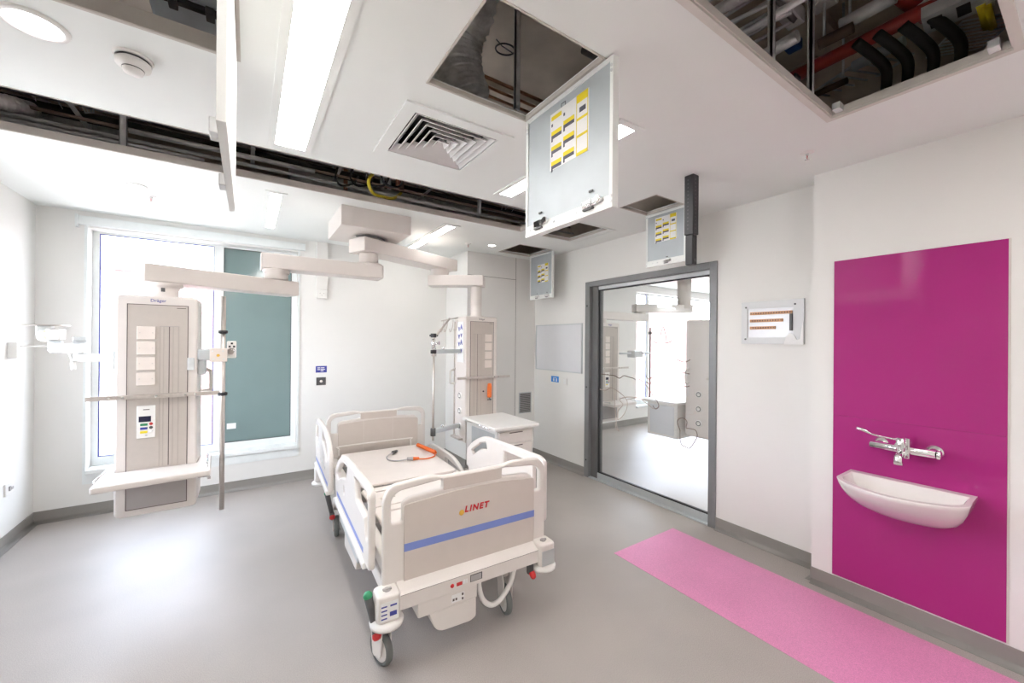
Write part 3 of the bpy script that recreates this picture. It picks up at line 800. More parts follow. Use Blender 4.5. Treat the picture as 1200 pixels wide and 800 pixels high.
for k, (a, b, zz, r, mm, lab) in enumerate((((800, 40), (905, -30), 2.98, .022, 'foil', 'foil lagged pipe closest to the far edge of the top right opening'),
        ((835, 62), (950, -8), 3.0, .016, 'zinc', 'slim grey pipe below the foil pipes of the top right opening'),
        ((862, 84), (935, 42), 3.02, .028, 'foil', 'short fat foil pipe left of the posts in the top right opening'),
        ((1000, 78), (1060, 48), 3.25, .03, 'cyan', 'pale pipe behind the red pipe in the top right opening'),
        ((985, 30), (1050, -5), 3.15, .03, 'zinc', 'wide grey pipe above the red pipe in the top right opening'))):
    pipe('service_pipe', lab, 'pipe', [A(*a, zz), A(*b, zz)], r, mm, group='services in the top right opening')
# -- opening of the large hatch: flexible duct, conduit, copper pipes
P = smooth_path([A(545, 118, 2.95), A(535, 85, 3.1), A(535, 45, 3.25), A(548, 10, 3.35), A(556, -40, 3.45)], 12)
bm = new(); add_tube(bm, P, .15, n=24, rfun=lambda t: .145 + .008 * math.sin(t * 120)); single('flexible_duct', bm, 'foil', 'crumpled silver flexible duct inside the opening of the large hatch', 'duct')
bm = new(); c = A(592, 58, 3.4); add_tube(bm, [c + Vector((.06 * math.cos(t), .06 * math.sin(t), .01 * math.sin(t))) for t in [2 * PI * k / 28 for k in range(28)]], .005, n=6, closed=True); add_tube(bm, [c + Vector((.06, 0, 0)), c + Vector((.04, .1, .1)), c + Vector((.02, .14, .16))], .004, n=6)
single('coiled_cable', bm, 'black', 'thin black cable coiled in a ring inside the opening of the large hatch', 'cable')
for k in range(3):
    y = 1.98 + .10 * k
    pipe('copper_pipe', ['nearest copper pipe inside the opening of the large hatch', 'middle copper pipe inside the opening of the large hatch', 'furthest copper pipe inside the opening of the large hatch'][k], 'pipe', [(.4, y, 3.1 + .02 * k), (1.9, y, 3.1 + .02 * k)], .009, 'copper', group='copper pipes over the large hatch')
pipe('conduit', 'straight thin conduit along the soffit over the large hatch', 'conduit', [(.62, 1.35, 3.53), (1.5, 1.35, 3.53)], .012, 'zinc')
pipe('conduit', 'second thin conduit crossing the soffit over the large hatch', 'conduit', [(1.02, .9, 3.53), (1.02, 2.2, 3.53)], .012, 'zinc')
bm = new(); c = A(690, 60, 3.4); add_cyl(bm, (c.x - .04, c.y, 3.4), (c.x + .06, c.y, 3.4), .03); single('pipe_clamp', bm, 'dark', 'dark round fitting at the right corner over the large hatch', 'fitting')

# -- long slot
def xpipe(name, label, y, z, r, m, x0=-1.5, x1=3.2, group=None, cat='pipe'): return pipe(name, label, cat, [(x0, y, z), (x1, y, z)], r, m, group=group)
xpipe('steel_pipe', 'lowest thin grey pipe running along the long ceiling slot', 3.50, 2.86, .012, 'zinc')
xpipe('copper_pipe', 'upper copper pipe running along the long ceiling slot', 3.56, 2.95, .011, 'brownpipe')
xpipe('insulated_pipe', 'black insulated pipe running along the long ceiling slot', 3.70, 3.02, .035, 'foam')
xpipe('steel_pipe', 'thick grey steel pipe running along the long ceiling slot', 3.78, 3.14, .028, 'zinc')
xpipe('insulated_pipe', 'thick grey lagged pipe high over the long ceiling slot', 3.75, 3.32, .06, 'zinc')
for x, lab in ((.02, 'left of the pendant box'), (.62, 'next to the yellow cable'), (1.4, 'right of the yellow cable'), (-.9, 'at the far left')):
    bm = new(); add_box(bm, x - .014, x + .014, 3.36, 3.84, 2.98, 2.984); add_cyl(bm, (x, 3.37, 2.98), (x, 3.37, 3.56), .005, n=8); add_cyl(bm, (x, 3.83, 2.98), (x, 3.83, 3.56), .005, n=8)
    single('pipe_hanger', bm, 'zinc', 'zinc trapeze pipe hanger over the long slot, ' + lab, 'pipe hanger')
pipe('yellow_cable', 'yellow cable loop hanging in the long ceiling slot', 'cable', [A(440, 200, 2.95), A(432, 212, 2.8), A(437, 226, 2.78), A(450, 231, 2.78), A(462, 232, 2.8), A(470, 226, 3.0)], .012, 'yellowcable', 6)
for k in range(4):
    pipe('black_cable', ['leftmost black cable loop in the long ceiling slot', 'second black cable loop in the long ceiling slot', 'black cable loop touching the yellow cable', 'rightmost black cable loop in the long ceiling slot'][k], 'cable', [A(396 + 18 * k, 196, 3.0), A(393 + 18 * k, 208, 2.93), A(400 + 18 * k, 217, 2.84 + .01 * k), A(414 + 18 * k, 215 + k, 2.9), A(420 + 18 * k, 207, 3.0)], .009, 'black', 6, group='black cables in the long slot')
for k, (px, c) in enumerate(((405, 'copper'), (412, 'zinc'), (448, 'zinc'), (456, 'cyan'), (466, 'copper'), (471, 'brownfoam'))):
    p = A(px, 222, 2.95)
    pipe('riser_pipe', ['leftmost copper drop pipe in the long ceiling slot', 'zinc drop pipe beside the leftmost copper one', 'zinc drop pipe behind the yellow cable', 'pale drop pipe behind the yellow cable', 'copper drop pipe right of the yellow cable', 'brown drop pipe right of the yellow cable'][k], 'pipe', [p, p + Vector((0, 0, .6))], .018, c)
P = smooth_path([A(-15, 116, 2.9), A(12, 122, 2.92), A(35, 128, 2.98), A(52, 124, 3.2)], 14)
bm = new(); add_tube(bm, P, .05, n=18, rfun=lambda t: .045 + .005 * math.sin(t * 160)); single('flexible_duct', bm, 'foil', 'shiny silver flexible hose at the left end of the long slot', 'duct')
bm = new(); a, b = A(-30, 128, 2.98), A(128, 158, 2.98); add_box(bm, a.x, b.x, a.y + .08, a.y + .26, 2.98, 3.12, .01); single('sheet_duct', bm, 'tray', 'grey rectangular duct at the left end of the long slot', 'duct')
for k in range(3):
    bm = new(); p = [A(38 + 26 * k, 112, 3.05), A(52 + 24 * k, 132, 3.02), A(98 + 6 * k, 140 - 4 * k, 3.02), A(92 + 8 * k, 120, 3.2)]
    add_tube(bm, p, .004, n=6); single('hanger_wire', bm, 'zinc', ['leftmost bent hanger wire in the long slot', 'middle bent hanger wire in the long slot', 'rightmost bent hanger wire in the long slot'][k], 'wire')
xpipe('sheet_duct', 'wide grey duct run behind the right half of the long slot', 4.15, 3.02, .15, 'tray', .3, 2.22, cat='duct')
bm = new()
for k in range(16):
    p = A(586 + random.uniform(0, 30), 236 + random.uniform(0, 14), 3.0); q = p + Vector((random.uniform(-.12, .12), random.uniform(-.05, .05), random.uniform(.02, .2)))
    add_tube(bm, [p, (p + q) / 2 + Vector((.03, .02, .03)), q], .003, n=5)
o = single('wire_bundle', bm, 'zinc', 'tangle of silver wires at the right end of the long slot', 'wires'); 
for k, (px0, px1, yy, zz, r, mm, lab) in enumerate(((-20, 240, 3.42, 2.80, .010, 'zinc', 'slender bright conduit low in the left half of the long slot'),
        (150, 380, 3.45, 2.90, .016, 'tray', 'grey conduit behind the hanging posts of the long slot'),
        (480, 600, 3.44, 2.83, .012, 'zinc', 'slender bright conduit low in the right half of the long slot'))):
    x0_, x1_ = A(px0, 120 if px0 < 100 else 170, 2.8).x, A(px1, 190 if px1 < 400 else 250, 2.8).x
    pipe('service_conduit', lab, 'conduit', [(x0_, yy, zz), (x1_, yy, zz)], r, mm)
# -- top left opening: pale ductwork
t = thing('sheet_duct', 'pale blue white rectangular duct with black flanges in the top left opening', 'duct', (-.45, 2.05, 2.95)); off = t.location.copy()
a = A(178, 14, 2.95); b = A(262, 44, 2.95)
bm = new(); add_box(bm, a.x, b.x + .1, a.y - .25, a.y + .12, 2.95, 3.35, .01); obj('duct_body', bm, 'cyan', t, off)
bm = new(); add_box(bm, a.x - .01, b.x + .1, a.y - .16, a.y - .135, 2.93, 3.36); obj('flange', bm, 'black', t, off)
bm = new()
for k in range(3): add_box(bm, a.x + .07 + k * .12, a.x + .10 + k * .12, a.y - .18, a.y - .12, 2.915, 2.945, .004)
obj('clamp', bm, 'dark', t, off)
pipe('steel_pipe', 'thin grey pipe crossing the top left opening diagonally', 'pipe', [A(118, 0, 2.9), A(178, 26, 2.9)], .008, 'zinc')
pipe('sprinkler_pipe', 'thin red pipe below the pale duct in the top left opening', 'pipe', [A(200, 36, 2.9), A(255, 52, 2.9)], .010, 'redpipe')
for k in range(2):
    bm = new(); y = (1.2, 2.1)[k]; add_box(bm, -1.4, .4, y, y + .25, 3.38 + .02 * k, 3.52 + .02 * k, .01)
    single('sheet_duct', bm, 'tray', ['near grey duct high above the top left opening', 'far grey duct high above the top left opening'][k], 'duct')

# ------------------------------------------------------------------ medical supply pendants
def mount_box():
    t = thing('pendant_mount', 'cream box on the ceiling carrying both jointed pendant arms', 'ceiling mount', (.93, 3.81, H)); off = t.location.copy()
    bm = new(); add_box(bm, .632, 1.223, 3.495, 4.13, 2.535, H, .004); obj('housing', bm, 'pend', t, off)
    bm = new(); add_cyl(bm, (.93, 3.81, 2.19), (.93, 3.81, 2.535), .085, n=32); obj('spindle', bm, 'pend', t, off)
    bm = new(); add_lathe(bm, [(.12, 2.252), (.12, 2.285), (.09, 2.29)], (.93, 3.81, 0), n=32); obj('collar', bm, 'pend', t, off)
    bm = new(); add_tube(bm, [(.93 + .14 * math.cos(a), 3.81 + .14 * math.sin(a), 2.515) for a in [PI * 1.15 + k * PI / 14 for k in range(12)]], .008, n=8); obj('cable_loop', bm, 'dark', t, off)
    def bar(p0, p1, z0, z1, w, e0, e1, name='arm', par=t):
        p0, p1 = Vector((*p0, 0)), Vector((*p1, 0)); d = (p1 - p0).normalized(); L = (p1 - p0).length
        q = bmesh.new(); add_box(q, -e0, L + e1, -w / 2, w / 2, z0, z1, .008)
        ang = math.atan2(d.y, d.x); bm = new(); join(bm, q, 0, Matrix.Translation(p0) @ Matrix.Rotation(ang, 4, 'Z'))
        return obj(name, bm, 'pend', par, off)
    # left set
    bar((.93, 3.80), (.17, 3.80), 2.15, 2.27, .20, .11, .09)
    bm = new(); add_cyl(bm, (.19, 3.78, 2.065), (.19, 3.78, 2.155), .085, n=28); add_lathe(bm, [(.095, 2.145), (.095, 2.12)], (.19, 3.78, 0)); obj('joint', bm, 'pend', t, off)
    bar((.19, 3.79), (-.46, 3.52), 1.945, 2.062, .19, .14, .14)
    bm = new(); add_lathe(bm, [(.10, 1.945), (.10, 1.925), (.085, 1.92), (.075, 1.90), (.075, 1.862), (.095, 1.85), (.095, 1.842), (0, 1.842)], (-.47, 3.50, 0), n=28); j = obj('joint', bm, 'pend', t, off)
    bm = new(); add_box(bm, -.475, -.455, 3.42, 3.428, 1.885, 1.91); obj('lock_knob', bm, 'dark', j, off)
    # right set
    bar((.93, 3.81), (1.84, 4.19), 2.38, 2.505, .24, .13, .12)
    bm = new(); add_lathe(bm, [(.10, 2.30), (.10, 2.385)], (1.80, 4.18, 0)); obj('joint', bm, 'pend', t, off)
    bar((1.77, 4.14), (2.12, 3.88), 2.185, 2.30, .19, .10, .08)
    bm = new(); add_lathe(bm, [(.062, 2.19), (.062, 1.865), (.08, 1.855), (.08, 1.842), (0, 1.842)], (2.12, 3.90, 0), n=28); obj('joint', bm, 'pend', t, off)
    return t
mount_box()

def column(name, label, loc, kind):
    """origin = bottom centre of the front face; local x right, y back"""
    t = thing(name, label, 'medical pendant', loc)
    W, D, HH = .39, .29, 1.358
    bm = new(); q = bmesh.new()
    add_plate(q, [round_poly([(-W / 2, 0), (W / 2, 0), (W / 2, HH), (-W / 2, HH)], .03)], D, .012)
    join(bm, q, 0, XZ(0, D, 0)); obj('column_body', bm, 'pend', t)
    pw0, pw1 = -.14, .145
    bm = new(); add_plate(bm, [round_poly([(pw0, .285), (pw1, .285), (pw1, 1.30), (pw0, 1.30)], .01)], .003, 0, XZ(0, 0, 0)); obj('front_panel', bm, 'pend_panel', t)
    bm = new()
    rect_frame(bm, pw0 - .003, pw1 + .003, .04, 1.303, .004, .0035, XZ(0, 0, 0))
    obj('panel_joint', bm, 'line', t)
    bm = new(); add_plate(bm, [round_poly([(pw0, .042), (pw1, .042), (pw1, .27), (pw0, .27)], .012)], .003, 0, XZ(0, 0, 0)); obj('lower_panel', bm, 'pend_low', t)
    sgn = 1 if kind == 'left' else -1
    # sliding channel
    c = .055 * sgn
    bm = new(); add_box(bm, c - .0025, c + .0015, -.0042, -.0028, .29, 1.166); obj('slide_groove', bm, 'line', t)
    bm = new(); add_box(bm, c - .048, c + .048, -.0042, -.0028, 1.166, 1.169); obj('slide_edge', bm, 'pend_low', t)
    for x0, x1 in ((-.048, -.042), (-.030, -.026), (.016, .020), (.042, .048)):
        bm = new(); add_box(bm, c + x0, c + x1, -.0042, -.0028, .29, 1.166); obj('slide_strip', bm, 'slide', t)
    # blank outlet plates
    bx = -.098 if kind == 'left' else .035
    for k in range(4 if kind == 'left' else 4):
        z1 = 1.166 - k * .095
        bm = new(); add_box(bm, bx, bx + .088, -.009, -.0025, z1 - .08, z1, .003); p = obj('outlet_plate', bm, 'plate', t)
        bm = new()
        for x in (.014, .074): add_cyl(bm, (bx + x, -.011, z1 - .04), (bx + x, -.0088, z1 - .04), .0032, n=10)
        obj('screw', bm, 'steel', p)
    # brand lettering
    bm = new(); add_text(bm, 'Dräger', .026, .001, XZ(0, -.0008, 1.328), bold=.0002); obj('lettering', bm, 'navy' if kind == 'left' else 'dark', t)
    bm = new(); add_text(bm, 'Movita', .014, .0006, XZ(.112, -.0036, 1.285)) if False else add_box(bm, .09, .135, -.0036, -.003, 1.283, 1.287); obj('small_marking', bm, 'line', t)
    # equipment rail
    rz = .735 if kind == 'left' else .70
    y = -.035
    bm = new(); add_box(bm, -.31, .345 if kind == 'left' else .345, y - .006, y + .006, rz - .013, rz + .013, .002)
    rl = obj('equipment_rail', bm, 'steel', t)
    bm = new()
    for x in (-.15, .14): add_box(bm, x - .012, x + .012, y + .006, 0, rz - .010, rz + .010, .001)
    for x in (-.15, -.21, 0, .14, .19): add_cyl(bm, (x, y - .010, rz), (x, y - .006, rz), .006, n=12)
    obj('rail_bracket', bm, 'chrome', rl)
    # side handles
    hy, hz = (.16, .73) if kind == 'left' else (.25, .62)
    for s in (-1, 1):
        bm = new(); x = s * W / 2
        add_tube(bm, smooth_path([(x, hy, hz), (x + s * .05, hy, hz + .005), (x + s * .062, hy, hz + .02), (x + s * .062, hy, hz + .12), (x + s * .055, hy, hz + .14), (x, hy, hz + .165)], 4), .011, n=10)
        obj('side_handle', bm, 'sealant', t)
    # gas outlets on the left side
    for z in (.50, .335, .17):
        bm = new(); add_lathe(bm, [(.036, 0), (.036, .008), (.028, .014), (.020, .014), (.018, .008), (0, .008)], (-W / 2, .12, z), (-1, 0, 0), 20); g = obj('gas_outlet', bm, 'white', t)
        bm = new(); add_lathe(bm, [(.0300, .0100), (.0285, .0146), (.021, .0146)], (-W / 2, .12, z), (-1, 0, 0), 20); obj('outlet_ring', bm, 'dark', g)
    if kind == 'right':
        bm = new(); add_box(bm, -W / 2 - .004, -W / 2, .05, .20, .86, 1.30, .001); s_ = obj('side_chart', bm, 'paper', t)
        bm = new()
        for k in range(4):
            z = .98 + k * .082
            add_text(bm, 'v', .085, .0006, YZm(-W / 2 - .0042, .155, z), bold=.004); add_text(bm, 'A' if k % 2 else 'v', .075, .0006, YZm(-W / 2 - .0042, .10, z + .012), bold=.004)
        obj('blue_symbol', bm, 'navy', s_)
        bm = new()
        add_box(bm, -W / 2 - .012, -W / 2, .255, .265, .02, 1.30); obj('side_rail', bm, 'steel', t)
        bm = new(); add_box(bm, -W / 2 - .05, -W / 2, .05, .26, .03, .05, .003); obj('lower_rail', bm, 'steel', t)
    return t

# left pendant
cl = column('medical_pendant', 'cream medical supply column with control keypad, hanging in front of the window', (-.470, 3.30, .487), 'left')
bm = new(); add_box(bm, -.095, -.008, -.008, 0, .475, .675, .003); k = obj('control_keypad', bm, 'white', cl)
bm = new(); add_box(bm, -.085, -.028, -.0092, -.008, .575, .61); obj('display', bm, 'lcd', k)
for i, (c, z) in enumerate((('green', .558), ('navy', .535), ('yellow', .512))):
    bm = new(); add_box(bm, -.078, -.044, -.0098, -.008, z - .007, z + .007, .003); obj('key', bm, c, k)
    bm = new(); add_lathe(bm, [(.009, 0), (.008, .002), (0, .002)], (-.028, -.008, z + .003), (0, -1, 0), 14); obj('round_key', bm, ('red', 'dark', 'paper')[i], k)
bm = new(); add_box(bm, -.065, -.035, -.0088, -.008, .648, .653); add_box(bm, -.055, -.045, -.0088, -.008, .490, .493); obj('small_marking', bm, 'line', k)
# shelf
bm = new(); add_plate(bm, [round_poly([(-.235, -.285), (.285, -.235), (.262, .20), (.197, .20), (.197, -.002), (-.197, -.002), (-.197, .20), (-.245, .20)], .02)], .036, .008, Matrix.Translation((0, 0, .246)))
sh = obj('shelf', bm, 'pend', cl)
bm = new(); 
add_tube(bm, [(-.228, -.22, .286), (-.228, -.22, .300), (-.225, .12, .300), (-.225, .12, .286)], .006, n=8); add_tube(bm, [(.262, -.18, .286), (.262, -.18, .300), (.245, .12, .300), (.245, .12, .286)], .006, n=8)
obj('shelf_rail', bm, 'chrome', sh)
bm = new(); add_cyl(bm, (.195, .1, .16), (.26, .1, .16), .010, n=12); add_cyl(bm, (.245, .1, .155), (.265, .1, .155), .022, n=16); obj('shelf_knob', bm, 'chrome', sh)

# right pendant with drawers
cr = column('medical_pendant', 'cream medical supply column with gas outlets on its side, in front of the riser', (2.118, 3.76, .487), 'right')
bm = new(); add_plate(bm, [round_poly([(-.235, -.68), (.275, -.68), (.275, 0), (-.235, 0)], .02)], .034, .008, Matrix.Translation((0, 0, .258))); sh = obj('shelf', bm, 'white', cr)
bm = new(); add_tube(bm, [(-.24, -.6, .28), (-.256, -.6, .28), (-.256, -.12, .28), (-.24, -.12, .28)], .006, n=8); obj('shelf_rail', bm, 'chrome', sh)
bm = new(); add_box(bm, -.19, .225, -.64, -.02, -.22, .258, .006); dr = obj('drawer_unit', bm, 'white', cr)
for z0, z1 in ((.125, .24), (-.03, .115), (-.205, -.04)):
    bm = new(); add_box(bm, -.175, .21, -.652, -.64, z0, z1, .005); d = obj('drawer', bm, 'pend', dr)
    bm = new(); add_box(bm, -.06, .09, -.656, -.652, z1 - .018, z1 - .010); obj('drawer_grip', bm, 'line', d)
bm = new(); add_box(bm, -.197, -.19, -.60, -.15, -.20, .22, .002); obj('side_panel', bm, 'silver', dr)
bm = new(); add_lathe(bm, [(0, 0), (.022, .005), (.026, .03), (.026, .12), (.020, .155), (0, .16)], (.075, -.045, .475), (0, 0, 1), 16); hs = obj('orange_handset', bm, 'orange', cr)
bm = new(); add_tube(bm, [(.075, -.045, .48), (.08, -.05, .45), (.095, -.05, .455)], .005, n=6); add_box(bm, .05, .1, -.05, -.04, .452, .46); add_lathe(bm, [(.008, 0), (.008, .01), (0, .01)], (.02, -.003, .545), (0, -1, 0)); obj('handset_hook', bm, 'black', hs)

# infusion pole on the left pendant
t = thing('infusion_pole', 'tall beige vertical pole right of the window pendant, with black clamps', 'infusion pole', (-.137, 3.24, .452)); off = t.location.copy()
bm = new(); add_cyl(bm, (-.137, 3.24, .452), (-.137, 3.24, 1.86), .014, n=16); obj('pole', bm, 'steel', t, off)
for z in (1.625, 1.215):
    bm = new(); add_lathe(bm, [(.014, -.011), (.026, -.009), (.026, .009), (.014, .011)], (-.137, 3.24, z), n=18); obj('clamp_ring', bm, 'black', t, off)
# socket arm
t = thing('socket_arm', 'short grey arm with square outlet plates on the right of the window pendant', 'equipment arm', (-.275, 3.42, 1.46)); off = t.location.copy()
bm = new(); add_box(bm, -.275, -.13, 3.30, 3.38, 1.435, 1.51, .008); add_box(bm, -.275, -.235, 3.31, 3.42, 1.34, 1.44, .01); obj('arm', bm, 'silver', t, off)
bm = new(); add_box(bm, -.325, -.29, 3.284, 3.297, 1.375, 1.455, .003); obj('arm_clamp', bm, 'zinc', t, off)
bm = new(); add_box(bm, -.198, -.162, 3.205, 3.30, 1.445, 1.50, .004); obj('bracket', bm, 'silver', t, off)
bm = new(); add_box(bm, -.205, -.112, 3.195, 3.205, 1.43, 1.518, .004); p = obj('outlet_plate', bm, 'plate', t, off)
bm = new()
for x, z in ((-.19, 1.50), (-.135, 1.50), (-.185, 1.447), (-.13, 1.447)): add_cyl(bm, (x, 3.192, z), (x, 3.195, z), .005, n=10)
obj('pin', bm, 'zinc', p, off)
bm = new(); add_cyl(bm, (-.16, 3.191, 1.472), (-.16, 3.195, 1.472), .009, n=14); obj('gold_mark', bm, 'ambergold', p, off)
bm = new(); add_box(bm, -.118, -.066, 3.265, 3.36, 1.45, 1.565, .006); b = obj('mount_block', bm, 'white', t, off)
bm = new(); add_cyl(bm, (-.098, 3.245, 1.495), (-.090, 3.27, 1.50), .020, n=18); obj('knob', bm, 'chrome', b, off)
bm = new()
for a in (90, 210, 330): add_box(bm, -.09 - .006 + .014 * math.cos(math.radians(a)), -.09 + .006 + .014 * math.cos(math.radians(a)), 3.259, 3.265, 1.535 - .006 + .014 * math.sin(math.radians(a)), 1.535 + .006 + .014 * math.sin(math.radians(a)))
obj('knob_star', bm, 'black', b, off)

# monitor arm on the left of the left pendant
t = thing('monitor_arm', 'white jointed monitor arm with empty mounting plate left of the window pendant', 'monitor arm', (-.68, 3.45, 1.42)); off = t.location.copy()
def W(px, py, y=3.45): return at(px, py, 'y', y)
def seg(bm, a, b, h, dpt, yo=0., bev=.008):
    x0, x1 = sorted((W(*a).x, W(*b).x)); zc = (W(*a).z + W(*b).z) / 2
    add_box(bm, x0, x1, 3.45 - dpt / 2 + yo, 3.45 + dpt / 2 + yo, zc - h / 2, zc + h / 2, bev)
bm = new(); seg(bm, (92, 419), (136, 419), .045, .075); obj('arm', bm, 'white', t, off)
bm = new(); add_box(bm, -.70, -.655, 3.41, 3.49, 1.385, 1.50, .005); obj('wall_bracket', bm, 'silver', t, off)
bm = new(); c = W(95, 412); add_cyl(bm, (c.x, 3.45, 1.44), (c.x, 3.45, 1.56), .034, n=20); add_box(bm, c.x - .03, c.x + .03, 3.42, 3.48, 1.56, 1.585, .004); obj('joint', bm, 'silver', t, off)
bm = new(); seg(bm, (60, 408), (101, 408), .055, .08); obj('arm', bm, 'white', t, off)
bm = new(); seg(bm, (61, 412), (76, 412), .018, .07); obj('arm_cap', bm, 'dark', t, off)
bm = new(); c = W(65, 400); add_cyl(bm, (c.x, 3.45, 1.50), (c.x, 3.45, 1.56), .03, n=20); obj('joint', bm, 'silver', t, off)
bm = new(); a = W(37, 394); b2 = W(74, 394); add_cyl(bm, (a.x + .04, 3.45, 1.595), (b2.x - .02, 3.45, 1.595), .038, n=24); add_lathe(bm, [(0, 0), (.030, .006), (.038, .02)], (a.x + .02, 3.45, 1.595), (1, 0, 0)); add_box(bm, b2.x - .06, b2.x, 3.40, 3.50, 1.565, 1.63, .008); obj('tilt_head', bm, 'white', t, off)
bm = new(); c = W(59, 393); add_lathe(bm, [(0, .002), (.026, 0), (.026, .02)], (c.x, 3.40, 1.595), (0, 1, 0), 20); obj('label_disc', bm, 'paleyellow', t, off)
bm = new(); add_box(bm, W(44, 385).x, W(62, 385).x, 3.42, 3.48, 1.60, 1.648, .006); obj('neck', bm, 'silver', t, off)
bm = new(); add_plate(bm, [round_poly([(W(20, 380).x, 3.37), (W(78, 380).x, 3.37), (W(78, 380).x, 3.53), (W(20, 380).x, 3.53)], .02)], .006, 0, Matrix.Translation((0, 0, 1.648))); obj('mounting_plate', bm, 'steel', t, off)
bm = new(); add_tube(bm, smooth_path([W(81, 413), W(84, 420), W(86, 430)], 4), .006, n=8); add_tube(bm, [W(85.5, 424), W(86.5, 433)], .012, n=8); obj('cable', bm, 'white', t, off)

# infusion stand on the right pendant
t = thing('infusion_pole', 'slim steel infusion pole with angled hook bar left of the riser pendant', 'infusion pole', (1.56, 3.76, .60)); off = t.location.copy()
px_, py_ = at(508, 450, 'y', 3.76).x, 3.76
bm = new(); add_cyl(bm, (px_, py_, .57), (px_, py_, 1.46), .012, n=14); obj('pole', bm, 'steel', t, off)
def Y2(px, py, y=3.76): return at(px, py, 'y', y)
bm = new(); add_cyl(bm, Y2(508, 397), Y2(527, 373), .010, n=12); obj('slanted_rod', bm, 'steel', t, off)
bm = new(); a, b = Y2(517, 376), Y2(537, 372); add_tube(bm, [a, b], .005, n=8)
for px in (520, 524.5, 531, 536):
    c = Y2(px, 375); add_tube(bm, smooth_path([c, c + Vector((-.005, 0, -.06)), c + Vector((-.02, 0, -.11)), c + Vector((-.035, 0, -.12)), c + Vector((-.04, 0, -.09))], 3), .004, n=6)
obj('hook_bar', bm, 'steel', t, off)
bm = new(); add_lathe(bm, [(.028, -.02), (.03, 0), (.028, .02)], Y2(508, 393)); c = Y2(508, 393); add_cyl(bm, c + Vector((-.04, 0, 0)), c + Vector((.045, 0, 0)), .010, n=10); c = Y2(508, 412); add_cyl(bm, c + Vector((0, 0, -.018)), c + Vector((0, 0, .018)), .030, n=16); obj('clamp', bm, 'black', t, off)
c = Y2(508, 403); bm = new(); add_cyl(bm, c + Vector((0, 0, -.05)), c + Vector((0, 0, .05)), .022, n=16); add_cyl(bm, c + Vector((0, 0, 0)), c + Vector((.06, 0, .01)), .010, n=10); add_box(bm, c.x + .05, c.x + .06, c.y - .02, c.y + .02, c.z - .01, c.z + .03); obj('adjuster', bm, 'chrome', t, off)
for pz, nm in ((412, 'upper_arm'), (505, 'lower_arm')):
    c = Y2(510, pz); bm = new(); q = bmesh.new()
    add_box(q, 0, .375, -.02, .02, -.022, .022, .006); join(bm, q, 0, Matrix.Translation((px_, py_, c.z)) @ Matrix.Rotation(math.radians(20), 4, 'Z'))
    a_ = obj('support_arm', bm, 'silver', t, off)
    bm = new(); add_cyl(bm, (px_, py_, c.z - .045), (px_, py_, c.z + .03), .026, n=16); obj('clamp', bm, 'dark' if pz > 500 else 'chrome', a_, off)
    bm = new(); add_cyl(bm, (px_ + .12, py_ + .04, c.z + .02), (px_ + .12, py_ + .04, c.z + .05), .016, n=12); obj('knob', bm, 'chrome', a_, off)

# ------------------------------------------------------------------ hospital bed (local frame u across, v towards the head)
BO = Vector((.54, 1.90, 0)); BR = math.radians(-2.0)
bed = thing('hospital_bed', 'cream electric hospital bed with blue stripes and no mattress, in the room centre', 'hospital bed', BO, BR)
BW = .955
def board(foot=True):
    top = [(0, 0), (BW, 0), (BW, .46, .05), (BW - .04, .520, .05), (.72, .530, .10), (.66, .515, .05), (.30, .515, .05), (.25, .530, .10), (.04, .515, .05), (0, .46, .05)]
    # z is measured from .365
    holeL = [(.040, .33), (.092, .33), (.092, .42, .03), (.125, .440), (.300, .455), (.300, .500), (.075, .480, .05), (.040, .45, .03)]
    holeR = [(BW - a[0], *a[1:]) for a in holeL][::-1]
    bm = new(); q = bmesh.new()
    add_plate(q, [round_poly(top, .01), round_poly(holeL, .012), round_poly(holeR, .012)], .034, .010)
    y = 0 if foot else 2.12
    join(bm, q, 0, XZ(0, y + .034, .365))
    b = obj('footboard' if foot else 'headboard', bm, 'bedwhite', bed)
    pan = [(.100, .01), (BW - .085, .01), (BW - .085, .412, .02), (BW * .5, .440, .4), (.100, .412, .02)]
    bm = new(); q = bmesh.new(); add_plate(q, [round_poly(pan, .01)], .008, .002)
    join(bm, q, 0, XZ(0, y - .001, .365)); obj('board_panel', bm, 'bedpanel', b)
    for x0, x1 in (((.304, BW - .304)),):
        bm = new(); q = bmesh.new(); add_plate(q, [round_poly([(x0, .445), (x1, .445), (x1, .505), (x0, .505)], .006)], .004, .001); join(bm, q, 0, XZ(0, y + .001, .365)); obj('grip_panel', bm, 'bedpanel', b)
    return b
fb = board(True)
bm = new(); add_box(bm, .100, BW - .085, -.0105, -.009, .550, .588); obj('stripe', bm, 'bluestripe', fb)
bm = new(); add_text(bm, 'LINET', .044, .0012, XZ(.492, -.0098, .686), bold=.0019, shear=.2, sp=1.3); obj('logo_lettering', bm, 'redtext', fb)
bm = new(); add_lathe(bm, [(.015, 0), (.013, .0010), (0, .0010)], (.405, -.009, .674), (0, -1, 0), 20); obj('logo_mark', bm, 'ambergold', fb)
hb = board(False)
bm = new()
for x in (.33, .61): add_box(bm, x - .001, x + .001, 2.1105, 2.112, .37, .80)
obj('panel_joint', bm, 'bedwhite', hb)

